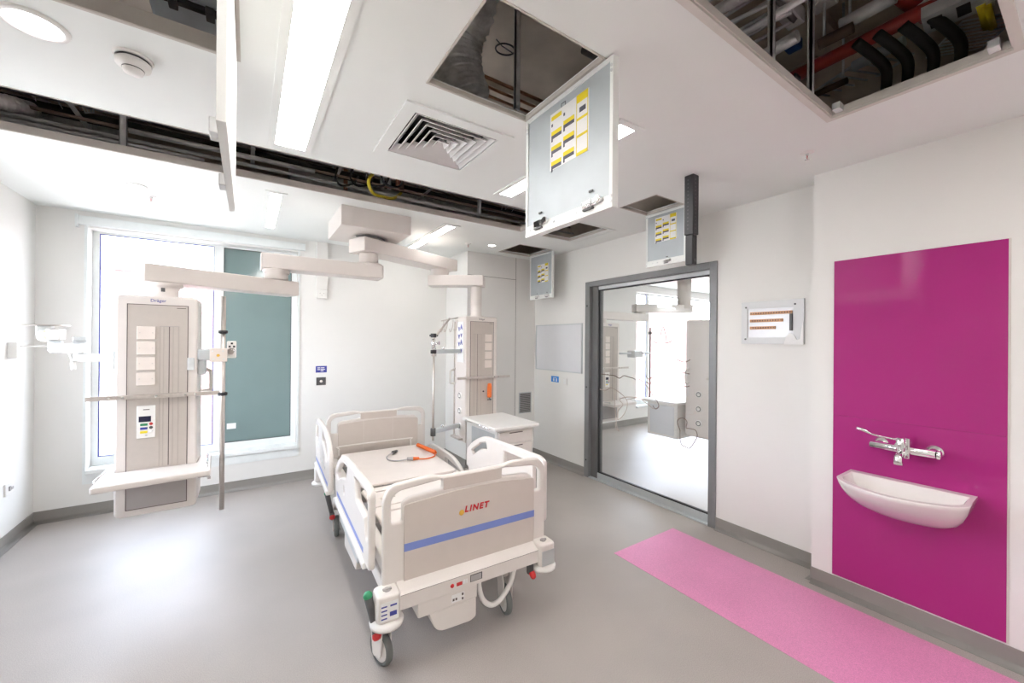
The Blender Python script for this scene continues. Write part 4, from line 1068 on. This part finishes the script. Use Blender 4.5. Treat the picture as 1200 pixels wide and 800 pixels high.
def siderail(kind, side):
    """2D outline in (v, z)"""
    if kind == 'foot':
        out = [(.045, .465, .03), (.115, .465, .01), (1.08, .47, .03), (1.13, .53, .05), (1.165, .64, .08), (1.06, .735, .10), (.92, .805, .08), (.80, .838, .08), (.10, .862, .05), (.045, .84, .05)]
        holes = [[(.10, .56), (.16, .56), (.16, .795), (.10, .815)], [(.235, .795), (.53, .79), (.53, .70), (.40, .73)], [(.80, .79), (.90, .765), (1.06, .67), (1.03, .64), (.90, .72), (.78, .74)]]
        if side < 0: holes = [[(.085, .60), (.13, .60), (.16, .69), (.38, .70), (.44, .81), (.085, .825)], [(.66, .80), (.82, .785), (.94, .745), (1.09, .645), (1.02, .62), (.90, .67), (.70, .72)], [(.76, .60), (.79, .60), (.79, .65), (.76, .65)]]
    else:
        out = [(1.20, .465, .03), (2.05, .47, .03), (2.12, .56, .05), (2.12, .82, .04), (2.04, .87, .05), (1.75, .885, .1), (1.42, .875, .1), (1.24, .80, .1), (1.18, .70, .05)]
        holes = [[(1.88, .69), (2.07, .69), (2.07, .81), (1.88, .82)], [(1.26, .72), (1.36, .80), (1.62, .83), (1.62, .76), (1.45, .73), (1.32, .66)], [(1.48, .58), (1.51, .58), (1.51, .66), (1.48, .66)], [(1.70, .56), (1.73, .56), (1.73, .66), (1.70, .66)], [(1.85, .62), (1.88, .62), (1.88, .68), (1.85, .68)]]
    dz = -.36 if (kind == 'head' and side > 0) else 0
    x = (-.055 if kind == 'foot' else -.092) if side < 0 else BW + .02
    bm = new(); q = bmesh.new()
    add_plate(q, [round_poly(out, .03)] + [round_poly(h, .015) for h in holes], .034, .012)
    join(bm, q, 0, YZc(x, 0, dz)); r = obj('side_rail', bm, 'bedwhite', bed)
    if kind == 'foot':
        bm = new(); add_box(bm, (x - .001) if side < 0 else x + .034, x if side < 0 else x + .035, .17, 1.05, .505, .532); obj('stripe', bm, 'bluestripe', r)
        bm = new(); add_box(bm, (x - .012), x + .046, .13, 1.10, .44, .475, .008); obj('lower_edge', bm, 'white', r)
        bm = new(); add_box(bm, x + .005, x + .03, .35, .95, .36, .44, .006); obj('rail_arm', bm, 'silver', r)
    else:
        bm = new(); add_box(bm, (x - .001) if side < 0 else x + .034, x if side < 0 else x + .035, 1.25, 2.03, .505 + dz, .532 + dz); obj('stripe', bm, 'bluestripe', r)
        if side < 0:
            bm = new(); add_box(bm, (x - .012), x + .046, 1.24, 2.06, .44, .475, .008); obj('lower_edge', bm, 'white', r)
            bm = new()
            for v in (1.40, 1.50, 1.58, 1.66): add_cyl(bm, (x - .002, v, .60), (x, v, .60), .012, n=14)
            obj('rail_button', bm, 'silver', r)
    return r
siderail('foot', -1); siderail('head', -1); siderail('foot', 1); siderail('head', 1)

# deck panels
def deckpanel(v0, v1, z, slots=()):
    o = round_poly([(.11, v0), (BW - .10, v0), (BW - .10, v1), (.11, v1)], .03)
    hs = [round_poly([(u - .05, v - .011), (u + .05, v - .011), (u + .05, v + .011), (u - .05, v + .011)], .01) for u, v in slots]
    bm = new(); add_plate(bm, [o] + hs, .022, .005, Matrix.Translation((0, 0, z))); return obj('deck_panel', bm, 'deck', bed)
deckpanel(1.085, 2.02, .498)
deckpanel(.72, 1.07, .478, [(.24, .98), (.24, .84), (.72, .98), (.72, .84)])
deckpanel(.08, .705, .478, [(.22, .62), (.22, .40), (.22, .20), (.40, .15), (.72, .62), (.72, .40), (.72, .20)])
bm = new()
for u in (.03, BW - .09): add_box(bm, u, u + .06, .04, 2.10, .40, .47, .006)
for v in (.06, .70, 1.08, 2.0): add_box(bm, .09, BW - .09, v, v + .05, .40, .465, .004)
obj('deck_frame', bm, 'bedwhite', bed)
bm = new()
for v in (.45, 1.45): add_box(bm, .36, .60, v, v + .16, .22, .42, .01)
obj('lift_column', bm, 'silver', bed)
bm = new()
add_box(bm, .02, .08, .03, 1.60, .31, .375, .008); add_box(bm, .80, .86, .03, 1.60, .31, .375, .008)
add_box(bm, .02, .86, 1.50, 1.60, .30, .375, .008); add_box(bm, .25, .70, .30, 1.60, .20, .30, .01)
obj('undercarriage', bm, 'bedwhite', bed)
bm = new(); q = bmesh.new()   # foot beam, sloped top
vs = []
for u in (.066, .862):
    vs.append([q.verts.new((u, a, b)) for a, b in ((-.07, .312), (-.07, .378), (-.055, .388), (.002, .412), (.04, .412), (.04, .312))])
for i in range(6): q.faces.new((vs[0][i], vs[0][(i + 1) % 6], vs[1][(i + 1) % 6], vs[1][i]))
q.faces.new(vs[0]); q.faces.new(vs[1][::-1])
join(bm, q); fbm = obj('foot_beam', bm, 'bedwhite', bed)
bm = new(); add_box(bm, .068, .860, -.0705, -.0690, .378, .3795); obj('beam_joint', bm, 'line', fbm)
bm = new(); add_lathe(bm, [(.010, 0), (.009, .004), (0, .004)], (.328, -.07, .345), (0, -1, 0), 18); obj('stop_button', bm, 'red', fbm)
bm = new(); add_box(bm, .352, .383, -.0715, -.07, .335, .352); obj('red_label', bm, 'red', fbm)
bm = new(); add_box(bm, .388, .400, -.0715, -.07, .336, .356); add_box(bm, .404, .412, -.0715, -.07, .336, .356); obj('white_label', bm, 'paper', fbm)
bm = new(); add_box(bm, .428, .497, -.0715, -.07, .332, .368); s_ = obj('beam_window', bm, 'dark', fbm)
bm = new(); add_box(bm, .431, .491, -.0722, -.0715, .335, .364); obj('window_plate', bm, 'greycable', s_)
# corner bumpers with labels
def bumper(u, sgn, foot=True):
    v = -.03 if foot else 2.10
    bm = new(); q = bmesh.new(); add_plate(q, [round_poly([(u - .055, v - .06), (u + .055, v - .06), (u + .055, v + .05), (u - .055, v + .05)], .03 )], .125, .012, Matrix.Translation((0, 0, .285))); join(bm, q)
    b = obj('corner_bumper', bm, 'bedwhite', bed)
    bm = new(); add_lathe(bm, [(.03, .0), (.075, .004), (.078, .02), (.06, .035), (.03, .038)], (u, v - .005, .252), n=28); obj('bumper_wheel', bm, 'white', b)
    if foot:
        bm = new(); add_cyl(bm, (u, v - .01, .408), (u, v - .01, .416), .016, n=16); add_box(bm, u - .02, u + .02, v - .018, v - .004, .412, .420, .002); obj('socket_cap', bm, 'pend_low', b)
    return b
b = bumper(.012, -1)
bm = new(); add_box(bm, -.03, .052, -.0915, -.0902, .30, .385); l = obj('label', bm, 'paper', b)
bm = new()
for k in range(4): add_box(bm, -.026, .0, -.0922, -.0915, .31 + k * .018, .316 + k * .018)
add_box(bm, .012, .044, -.0922, -.0915, .318, .338); add_box(bm, .014, .044, -.0922, -.0915, .362, .370); obj('print', bm, 'navy', l)
b = bumper(.915, 1)
bm = new(); add_box(bm, .872, .960, -.0915, -.0902, .29, .375); obj('label', bm, 'silver', b)
bumper(-.045, -1, False); bumper(.96, 1, False)
# casters
def caster(u, v, ang, pedal=None):
    c = thing('tmp', '', ''); del c['label']; del c['category']; bpy.data.objects.remove(c)
    R = Matrix.Translation((u, v, 0)) @ Matrix.Rotation(ang, 4, 'Z')
    def T(bm): bmesh.ops.transform(bm, matrix=R, verts=bm.verts); return bm
    bm = new()
    for s in (-1, 1): add_plate(bm, [round_poly([(-.035, .055), (.03, .045), (.055, .22), (-.01, .25), (-.045, .2)], .02)], .008, .002, YZc(s * .026 - .004, 0, 0))
    add_cyl(bm, (0, .02, .215), (0, .02, .30), .03, n=18); cf = obj('caster', T(bm), 'bedwhite', bed)
    bm = new(); add_lathe(bm, [(.062, -.016), (.070, -.018), (.079, -.012), (.082, 0), (.079, .012), (.070, .018), (.062, .016)], (0, 0, .082), (1, 0, 0), 32); obj('tyre', T(bm), 'tyre', cf)
    bm = new(); add_lathe(bm, [(0, -.020), (.02, -.020), (.055, -.014), (.063, -.014), (.063, .014), (.055, .014), (.02, .020), (0, .020)], (0, 0, .082), (1, 0, 0), 32); obj('wheel_disc', T(bm), 'white', cf)
    return cf
caster(.012, .055, math.radians(20)); caster(.714, .055, math.radians(-8)); caster(.012, 1.53, math.radians(-8)); caster(.86, 1.53, math.radians(-8))
def pedal(u, v, s, low=False):
    bm = new(); add_cyl(bm, (u, v, .23), (u + s * .035, v + .01, .40), .015, .019, n=16); add_box(bm, u - .016, u + .016, v - .02, v + .02, .205, .25, .008); p = obj('brake_pedal', bm, 'dark', bed)
    bm = new(); add_lathe(bm, [(.020, 0), (.021, .010), (.014, .022), (0, .026)], (u + s * .034, v + .01, .393), (s * .035, .01, .17), 16); obj('green_tip', bm, 'green', p)
    bm = new(); add_lathe(bm, [(.020, 0), (.021, .012), (.015, .022), (0, .026)], (u, v - .012, .222), (0, -.7, -.5), 16); obj('red_tip', bm, 'red', p)
pedal(-.035, -.03, -1); pedal(-.04, 1.40, -1)
bm = new(); add_box(bm, .800, .840, -.06, -.03, .245, .31, .012); p = obj('brake_pedal', bm, 'dark', bed)
bm = new(); add_lathe(bm, [(.017, 0), (.018, .02), (.014, .034), (0, .040)], (.822, -.058, .262), (.05, -.5, -.6), 16); obj('red_tip', bm, 'red', p)
# control box under the foot beam and hose
bm = new(); add_box(bm, .155, .475, -.06, .10, .232, .312, .008); q = bmesh.new()
add_plate(q, [round_poly([(.212, .235), (.470, .235), (.470, .135), (.44, .120, .03), (.25, .128, .05)], .01)], .14, .006); join(bm, q, 0, XZ(0, .082, 0)); cb = obj('control_box', bm, 'bedwhite', bed)
bm = new(); add_box(bm, .33, .40, -.0612, -.060, .25, .29); l = obj('label', bm, 'paper', cb)
bm = new(); 
for x, z in ((.335, .265), (.35, .265), (.385, .28), (.385, .258)): add_box(bm, x, x + .010, -.0618, -.0612, z - .006, z + .006)
obj('print', bm, 'line', l)
H_ = [(.505, -.02, .33), (.505, -.02, .26), (.53, -.02, .18), (.58, -.02, .135), (.64, -.02, .145), (.70, -.02, .21), (.725, -.02, .28), (.73, -.02, .34)]
bm = new(); add_tube(bm, smooth_path(H_, 8), .014, n=12); obj('hose', bm, 'white', bed)
for v0, v1, z0, z1 in ((.50, .90, .21, .43), (1.70, 2.10, .24, .43)):
    bm = new(); q = bmesh.new(); add_plate(q, [round_poly([(v0, z0 + .03, .03), (v1, z0, .03), (v1, z1), (v0, z1)], .01)], .04, .008); join(bm, q, 0, YZc(-.028, 0, 0)); obj('side_cover', bm, 'bedwhite', bed)
# mattress retainer bow at the head end
bm = new(); add_tube(bm, smooth_path([(.10, 2.04, .50), (.10, 2.045, .56), (.13, 2.05, .585), (.74, 2.05, .585), (.77, 2.045, .57), (.775, 2.04, .50)], 5), .007, n=8); obj('retainer_bow', bm, 'bedwhite', bed)

# coiled cable lying on the bed deck: own thing
BM = Matrix.Translation(BO) @ Matrix.Rotation(BR, 4, 'Z')
zc = .522
cbx = thing('power_cable', 'orange coiled power cable with grey plug lying on the bed deck', 'cable', BM @ Vector((.62, 1.66, zc)))
off = cbx.location.copy()
def BP(u, v, z): return BM @ Vector((u, v, z))
bm = new(); a = Vector((.800, 1.90, zc + .024)); b = Vector((.855, 1.56, zc + .024)); pts = []
n = 26; d = (b - a); e1 = Vector((-d.y, d.x, 0)).normalized()
for k in range(n * 8 + 1):
    th = 2 * PI * k / 8; p = a + d * (k / (n * 8)) + e1 * .014 * math.cos(th) + Vector((0, 0, .014 * math.sin(th))); pts.append(BM @ p)
add_tube(bm, pts, .0055, n=6); obj('coil', bm, 'orange', cbx, off)
bm = new(); add_tube(bm, smooth_path([BP(.855, 1.56, zc + .012), BP(.82, 1.50, zc + .008), BP(.74, 1.47, zc + .007), BP(.68, 1.475, zc + .012), BP(.64, 1.49, zc + .016)], 6), .006, n=8); obj('straight_cable', bm, 'orange', cbx, off)
bm = new(); add_cyl(bm, BP(.675, 1.478, zc + .017), BP(.625, 1.495, zc + .017), .012, .016, n=14); obj('connector', bm, 'orange', cbx, off)
bm = new(); add_cyl(bm, BP(.625, 1.495, zc + .018), BP(.575, 1.51, zc + .018), .018, .014, n=16); pl = obj('plug', bm, 'greycable', cbx, off)
bm = new(); add_tube(bm, smooth_path([BP(.575, 1.51, zc + .014), BP(.50, 1.53, zc + .008), BP(.44, 1.60, zc + .007), BP(.45, 1.70, zc + .008), BP(.50, 1.76, zc + .012), BP(.53, 1.77, zc + .016)], 6), .006, n=8); obj('grey_cable', bm, 'greycable', cbx, off)
bm = new(); add_cyl(bm, BP(.52, 1.765, zc + .018), BP(.565, 1.80, zc + .018), .017, .014, n=16); obj('plug', bm, 'dark', cbx, off)
# ------------------------------------------------------------------ wash basin corner
t = thing('splash_panel', 'tall glossy purple wall panel behind the wash basin', 'wall panel', (XR2, .61, .11)); off = t.location.copy()
bm = new(); add_box(bm, XR2 - .010, XR2 - .002, .261, .960, .112, 1.127, .001); obj('lower_sheet', bm, 'purple', t, off)
bm = new(); add_box(bm, XR2 - .010, XR2 - .002, .261, .960, 1.1275, 2.108, .001); obj('upper_sheet', bm, 'purple', t, off)
bm = new(); add_box(bm, XR2 - .006, XR2 - .0005, .253, .261, .11, 2.11); obj('sealant_strip', bm, 'sealant', t, off)

def basin():
    t = thing('wash_basin', 'white ceramic wall basin on the purple panel below the mixer tap', 'wash basin', (XR2 - .0105, .612, .60)); off = t.location.copy()
    x0 = XR2 - .0105; yc, hw = .612, .257; N = 41
    def ring(bm, sw, sd, z, back=0., z_front=None):
        """plan: straight short sides, bowed front; sw width factor, sd depth factor"""
        pts = []
        for k in range(N):
            a = -1 + 2 * k / (N - 1)
            d = (.27 + .13 * (1 - abs(a) ** 2)) * (1 - abs(a) ** 14 * .15)
            a2 = max(-1, min(1, a * 1.0))
            pts.append((x0 - back - max(0.004, d * sd - back), yc + a2 * hw * sw, z))
        pts = [(x0 - back, yc - hw * sw, z)] + pts + [(x0 - back, yc + hw * sw, z)]
        return [bm.verts.new(p) for p in pts]
    bm = new()
    outer = [ring(bm, 1, 1, .803), ring(bm, 1.004, 1.004, .796), ring(bm, .99, .985, .780), ring(bm, .955, .90, .742), ring(bm, .89, .76, .700), ring(bm, .79, .60, .660), ring(bm, .64, .42, .625), ring(bm, .42, .25, .602), ring(bm, .2, .12, .596)]
    n = len(outer[0])
    for a, b in zip(outer[:-1], outer[1:]):
        for k in range(n - 1): f = bm.faces.new((a[k], a[k + 1], b[k + 1], b[k])); f.smooth = True
        bm.faces.new((a[n - 1], a[0], b[0], b[n - 1]))
    bm.faces.new(outer[-1])
    inner = [ring(bm, .93, .935, .804, .055), ring(bm, .905, .915, .798, .062), ring(bm, .86, .87, .760, .075), ring(bm, .74, .74, .722, .09), ring(bm, .45, .55, .708, .12)]
    for a, b in zip([outer[0]] + inner[:-1], inner):
        for k in range(n): f = bm.faces.new((a[k], b[k], b[(k + 1) % n], a[(k + 1) % n])); f.smooth = k < n - 1 and a is not outer[0]
    bm.faces.new(inner[-1])
    obj('bowl', bm, 'ceramic', t, off)
    bm = new(); add_lathe(bm, [(.022, .711), (.018, .713), (.016, .709), (0, .709)], (x0 - .17, yc, 0), n=20); obj('waste_outlet', bm, 'chrome', t, off)
basin()

t = thing('mixer_tap', 'chrome wall mixer tap with a long elbow lever on the purple panel', 'tap', (XR2 - .008, .61, .95)); off = t.location.copy()
xw = XR2 - .010; xb = xw - .075; ty = .612; tz = .995
bm = new(); add_cyl(bm, (xb, .755, tz), (xb, .487, tz), .0225, n=24); add_lathe(bm, [(.0225, 0), (.018, .006), (0, .007)], (xb, .755, tz), (0, 1, 0), 24); add_lathe(bm, [(.024, 0), (.024, .012), (.018, .016), (0, .016)], (xb, .487, tz), (0, -1, 0), 24); obj('body_bar', bm, 'chrome', t, off)
for y in (.728, .508):
    bm = new(); add_lathe(bm, [(.038, 0), (.036, .012), (.022, .018), (.017, .03), (.017, .06)], (xw, y, tz), (-1, 0, 0), 24); obj('wall_rose', bm, 'chrome', t, off)
bm = new(); add_box(bm, xb - .028, xb + .028, ty - .026, ty + .022, tz - .045, tz + .070, .008); obj('valve_block', bm, 'chrome', t, off)
bm = new(); add_cyl(bm, (xb - .02, ty + .006, tz + .03), (xb - .075, ty + .006, tz + .03), .020, n=20); add_cyl(bm, (xb - .058, ty + .006, tz + .0), (xb - .058, ty + .006, tz + .072), .019, n=18); obj('cartridge', bm, 'chrome', t, off)
bm = new(); add_tube(bm, smooth_path([(xb - .058, ty + .015, tz + .060), (xb - .060, ty + .08, tz + .064), (xb - .062, ty + .125, tz + .070), (xb - .064, ty + .155, tz + .086), (xb - .066, ty + .190, tz + .094)], 6), .010, n=14, rfun=lambda u: .009 + (.011 * math.sin(min(1, max(0, (u - .55) / .45)) * PI * .8) if u > .55 else 0), sy=.62); obj('lever', bm, 'chrome', t, off)
bm = new(); add_tube(bm, smooth_path([(xb, ty, tz - .02), (xb - .05, ty + .005, tz - .022), (xb - .10, ty + .005, tz - .03), (xb - .105, ty + .005, tz - .058)], 5), .018, n=16); add_lathe(bm, [(.0195, 0), (.0195, .016), (0, .016)], (xb - .105, ty + .005, tz - .050), (0, 0, -1), 18); obj('spout', bm, 'chrome', t, off)

# ------------------------------------------------------------------ wall items
t = thing('whiteboard', 'blank whiteboard on the right wall next to the riser', 'whiteboard', (XR, 3.90, 1.20)); off = t.location.copy()
bm = new(); add_box(bm, XR - .012, XR, 3.452, 4.348, 1.204, 1.798); obj('board', bm, 'board', t, off)
bm = new(); rect_frame(bm, -4.352, -3.448, 1.200, 1.802, .014, .018, YZm(XR, 0, 0)); obj('frame', bm, 'silver', t, off)
t = thing('fire_action_sign', 'small blue sign with white symbols below the whiteboard', 'sign', (XR, 3.96, 1.06)); off = t.location.copy()
bm = new(); add_box(bm, XR - .003, XR, 3.88, 4.03, 1.055, 1.13); obj('plate', bm, 'blue', t, off)
bm = new(); add_box(bm, XR - .004, XR - .003, 3.91, 3.935, 1.065, 1.095); add_box(bm, XR - .004, XR - .003, 3.965, 3.99, 1.065, 1.095); add_box(bm, XR - .004, XR - .003, 3.92, 3.99, 1.108, 1.113); add_cyl(bm, (XR - .004, 3.922, 1.101), (XR - .003, 3.922, 1.101), .007, n=12); add_cyl(bm, (XR - .004, 3.978, 1.101), (XR - .003, 3.978, 1.101), .007, n=12); obj('symbol', bm, 'paper', t, off)
t = thing('light_switch', 'white double switch plate right of the small blue sign', 'light switch', (XR, 3.755, 1.04)); off = t.location.copy()
bm = new(); add_box(bm, XR - .009, XR, 3.715, 3.80, 1.035, 1.12, .002); obj('plate', bm, 'white', t, off)
bm = new(); add_box(bm, XR - .013, XR - .009, 3.735, 3.78, 1.05, 1.075, .001); add_box(bm, XR - .013, XR - .009, 3.735, 3.78, 1.082, 1.105, .001); obj('rocker', bm, 'paper', t, off)

t = thing('terminal_panel', 'open white wall box with rows of orange terminals left of the purple panel', 'wiring panel', (XR, 1.40, 1.57)); off = t.location.copy()
bm = new(); slab(bm, (1.19, 1.62), (1.575, 1.905), [(1.255, 1.575, 1.625, 1.85)], XR - .016, XR, lambda a, b, c: (c, a, b)); obj('frame', bm, 'greyboard', t, off)
bm = new(); add_box(bm, XR - .006, XR, 1.25, 1.58, 1.62, 1.855); obj('back_plate', bm, 'board', t, off)
for zc_, y0, y1 in ((1.812, 1.265, 1.555), (1.755, 1.325, 1.555), (1.70, 1.375, 1.555)):
    bm = new(); add_box(bm, XR - .020, XR - .006, y0, y1, zc_ - .011, zc_ + .011, .002); r = obj('terminal_strip', bm, 'copperstrip', t, off)
    bm = new()
    for k in range(int((y1 - y0) / .018)): add_box(bm, XR - .0215, XR - .020, y0 + .006 + k * .018, y0 + .014 + k * .018, zc_ - .006, zc_ + .006)
    obj('terminal', bm, 'brown', r, off)
bm = new(); add_box(bm, XR - .022, XR - .006, 1.263, 1.28, 1.675, 1.80, .002); obj('vertical_strip', bm, 'dark', t, off)
bm = new()
for y, z in ((1.585, 1.862), (1.245, 1.868), (1.588, 1.612), (1.245, 1.618)): add_cyl(bm, (XR - .02, y, z), (XR - .016, y, z), .007, n=12)
obj('screw', bm, 'dark', t, off)
bm = new(); q = bmesh.new(); add_plate(q, [round_poly([(0, 0), (.125, 0), (.12, .17), (.105, .04), (.085, .035), (.065, .075), (.04, .085), (.015, .06)], .006)], .004, 0); join(bm, q, 0, YZm(XR - .020, 1.315, 1.572)); obj('loose_film', bm, 'paper', t, off)

# back wall: trunking, sign, switch
t = thing('wall_trunking', 'white vertical trunking with a socket box, on the back wall right of the window', 'trunking', (.70, YB, 2.05)); off = t.location.copy()
bm = new(); add_box(bm, .645, .76, YB - .04, YB, 2.15, H, .004); obj('trunking', bm, 'white', t, off)
bm = new(); add_box(bm, .65, .755, YB - .05, YB, 2.05, 2.148, .005); b = obj('socket_box', bm, 'white', t, off)
bm = new()
for x, z in ((.68, 2.11), (.70, 2.085), (.72, 2.11)): add_cyl(bm, (x, YB - .051, z), (x, YB - .049, z), .004, n=8)
obj('socket_hole', bm, 'greycable', b, off)
t = thing('wall_sign', 'small navy sign with white lettering on the back wall', 'sign', (.70, YB, 1.20)); off = t.location.copy()
bm = new(); add_box(bm, .648, .765, YB - .003, YB, 1.20, 1.275); obj('plate', bm, 'navy', t, off)
bm = new()
for x, z, w in ((.665, 1.25, .03), (.70, 1.25, .04), (.665, 1.23, .03), (.70, 1.232, .045), (.70, 1.215, .03)): add_box(bm, x, x + w, YB - .004, YB - .003, z, z + .009)
obj('lettering', bm, 'paper', t, off)
t = thing('key_switch', 'small grey square key switch below the navy sign', 'switch', (.70, YB, 1.05)); off = t.location.copy()
bm = new(); add_box(bm, .655, .755, YB - .010, YB, 1.055, 1.145, .003); obj('plate', bm, 'dark', t, off)
bm = new(); add_cyl(bm, (.705, YB - .013, 1.10), (.705, YB - .010, 1.10), .016, n=16); obj('key_barrel', bm, 'chrome', t, off)
# left wall
t = thing('wall_socket', 'white socket low on the left wall', 'socket', (XL, 4.60, .40)); off = t.location.copy()
bm = new(); add_box(bm, XL, XL + .012, 4.53, 4.67, .39, .48, .003); obj('plate', bm, 'white', t, off)
bm = new(); add_box(bm, XL + .012, XL + .02, 4.57, 4.59, .42, .455, .002); add_box(bm, XL + .012, XL + .015, 4.61, 4.64, .42, .44); obj('rocker', bm, 'greycable', t, off)
t = thing('wall_controller', 'small white control box at shoulder height on the left wall', 'control box', (XL, 4.60, 1.42)); off = t.location.copy()
bm = new(); add_box(bm, XL, XL + .05, 4.56, 4.66, 1.42, 1.54, .005); obj('body', bm, 'white', t, off)
bm = new(); add_tube(bm, [(XL + .05, 4.61, 1.51), (XL + .20, 4.62, 1.508)], .006, n=8); obj('side_rod', bm, 'white', t, off)
# riser grille
t = thing('wall_grille', 'louvred grey grille low on the boxed riser beside the drawers', 'grille', (3.16, RY, .62)); off = t.location.copy()
bm = new(); rect_frame(bm, 3.06, 3.265, .60, .885, .012, .008, XZ(0, RY, 0)); obj('frame', bm, 'silver', t, off)
bm = new()
for k in range(14):
    z = .615 + k * .019; q = bmesh.new(); add_box(q, 3.07, 3.255, -.012, .0, -.001, .001); join(bm, q, 0, Matrix.Translation((0, RY - .001, z)) @ Matrix.Rotation(math.radians(35), 4, 'X'))
obj('slat', bm, 'greycable', t, off)
bm = new(); add_box(bm, 3.07, 3.255, RY - .0015, RY, .61, .875); obj('backing', bm, 'dark', t, off)

# ------------------------------------------------------------------ neighbouring room seen through the glass
def ncopy(root, loc, rz, label):
    r = root.copy(); COL.objects.link(r); r.location = loc; r.rotation_euler = (0, 0, rz); r['label'] = label
    for ch in root.children:
        c = ch.copy(); COL.objects.link(c); c.parent = r
        for g in ch.children:
            d = g.copy(); COL.objects.link(d); d.parent = c
    return r
ncopy(cl, (4.15, 3.78, .487), 0, 'medical supply column with shelf, leftmost through the glazed door')
n2 = column('medical_pendant', 'pale supply column with round gas outlets at the right edge of the glazed door', (4.495, 2.45, .487), 'plain')
def NL(bm): return bm
bm = new(); add_box(bm, -.295, .42, .33, .83, .345, .38, .01); sh = obj('shelf', bm, 'white', n2)
bm = new(); add_box(bm, -.245, .36, .36, .78, -.06, .345, .006); dr = obj('drawer_unit', bm, 'white', n2)
bm = new(); add_box(bm, -.252, -.245, .40, .74, -.03, .32, .003); obj('side_panel', bm, 'board', dr)
t = thing('pendant_mount', 'ceiling mount with jointed arms in the neighbouring room', 'ceiling mount', (5.6, 3.6, H)); off = t.location.copy()
bm = new(); add_box(bm, 5.3, 5.95, 3.3, 3.95, 2.56, H, .004); obj('housing', bm, 'pend', t, off)
bm = new(); add_cyl(bm, (5.6, 3.6, 2.10), (5.6, 3.6, 2.56), .10, n=28); obj('spindle', bm, 'pend', t, off)
def nbar(p0, p1, z0, z1, w=.18):
    p0, p1 = Vector((*p0, 0)), Vector((*p1, 0)); d = (p1 - p0); q = bmesh.new(); add_box(q, -.1, d.length + .1, -w / 2, w / 2, z0, z1, .008); bm = new()
    join(bm, q, 0, Matrix.Translation(p0) @ Matrix.Rotation(math.atan2(d.y, d.x), 4, 'Z')); obj('arm', bm, 'pend', t, off)
nbar((5.6, 3.6), (5.0, 3.95), 2.04, 2.16); nbar((5.0, 3.95), (4.15, 3.94), 1.90, 2.01)
bm = new(); add_cyl(bm, (5.0, 3.95, 1.95), (5.0, 3.95, 2.10), .09, n=24); add_cyl(bm, (4.15, 3.94, 1.842), (4.15, 3.94, 1.95), .07, n=24); obj('joint', bm, 'pend', t, off)
t = thing('infusion_pole', 'thin dark infusion pole in the neighbouring room', 'infusion pole', (5.0, 3.98, .9)); off = t.location.copy()
bm = new(); add_cyl(bm, (5.02, 3.78, .75), (5.02, 3.78, 1.80), .012, n=12); obj('pole', bm, 'dark', t, off)
bm = new(); add_cyl(bm, (4.35, 3.80, 1.42), (5.02, 3.78, 1.42), .014, n=12); add_box(bm, 4.6, 4.78, 3.72, 3.86, 1.36, 1.46, .01); obj('support_arm', bm, 'silver', t, off)
bm = new(); add_lathe(bm, [(.02, -.02), (.03, 0), (.02, .02)], (5.02, 3.78, 1.72)); obj('clamp', bm, 'dark', t, off)

# ------------------------------------------------------------------ light
w = bpy.data.worlds.new('sky'); SC.world = w; w.use_nodes = True
nt = w.node_tree; bg = nt.nodes['Background']
sky = nt.nodes.new('ShaderNodeTexSky'); sky.sky_type = 'HOSEK_WILKIE'; sky.turbidity = 6.; sky.ground_albedo = .5
sky.sun_direction = Vector((.35, -.55, .75)).normalized()
hs_ = nt.nodes.new('ShaderNodeHueSaturation'); hs_.inputs['Saturation'].default_value = .40; hs_.inputs['Value'].default_value = 1.
nt.links.new(sky.outputs[0], hs_.inputs['Color']); nt.links.new(hs_.outputs[0], bg.inputs[0]); bg.inputs[1].default_value = 66.

def portal(loc, rot, sx, sy):
    l = bpy.data.lights.new('window_daylight', 'AREA'); l.shape = 'RECTANGLE'; l.size = sx; l.size_y = sy
    l.cycles.is_portal = True
    o = bpy.data.objects.new('window_daylight', l); COL.objects.link(o); o.location = loc; o.rotation_euler = rot
portal(((-1.145 - .298) / 2, YB + .24, 1.5), (PI / 2, 0, PI * 0 + 0), .85, 2.1)
portal((7.65, YB + .24, 1.45), (PI / 2, 0, 0), 2.8, 2.2)
portal((XL - .16, 3.425, 1.6), (PI / 2, 0, PI / 2), 1.4, 1.4)

SC.view_settings.view_transform = 'Standard'
SC.view_settings.look = 'None'
SC.view_settings.gamma = 1
SC.view_settings.use_curve_mapping = False
SC.view_settings.exposure = .26
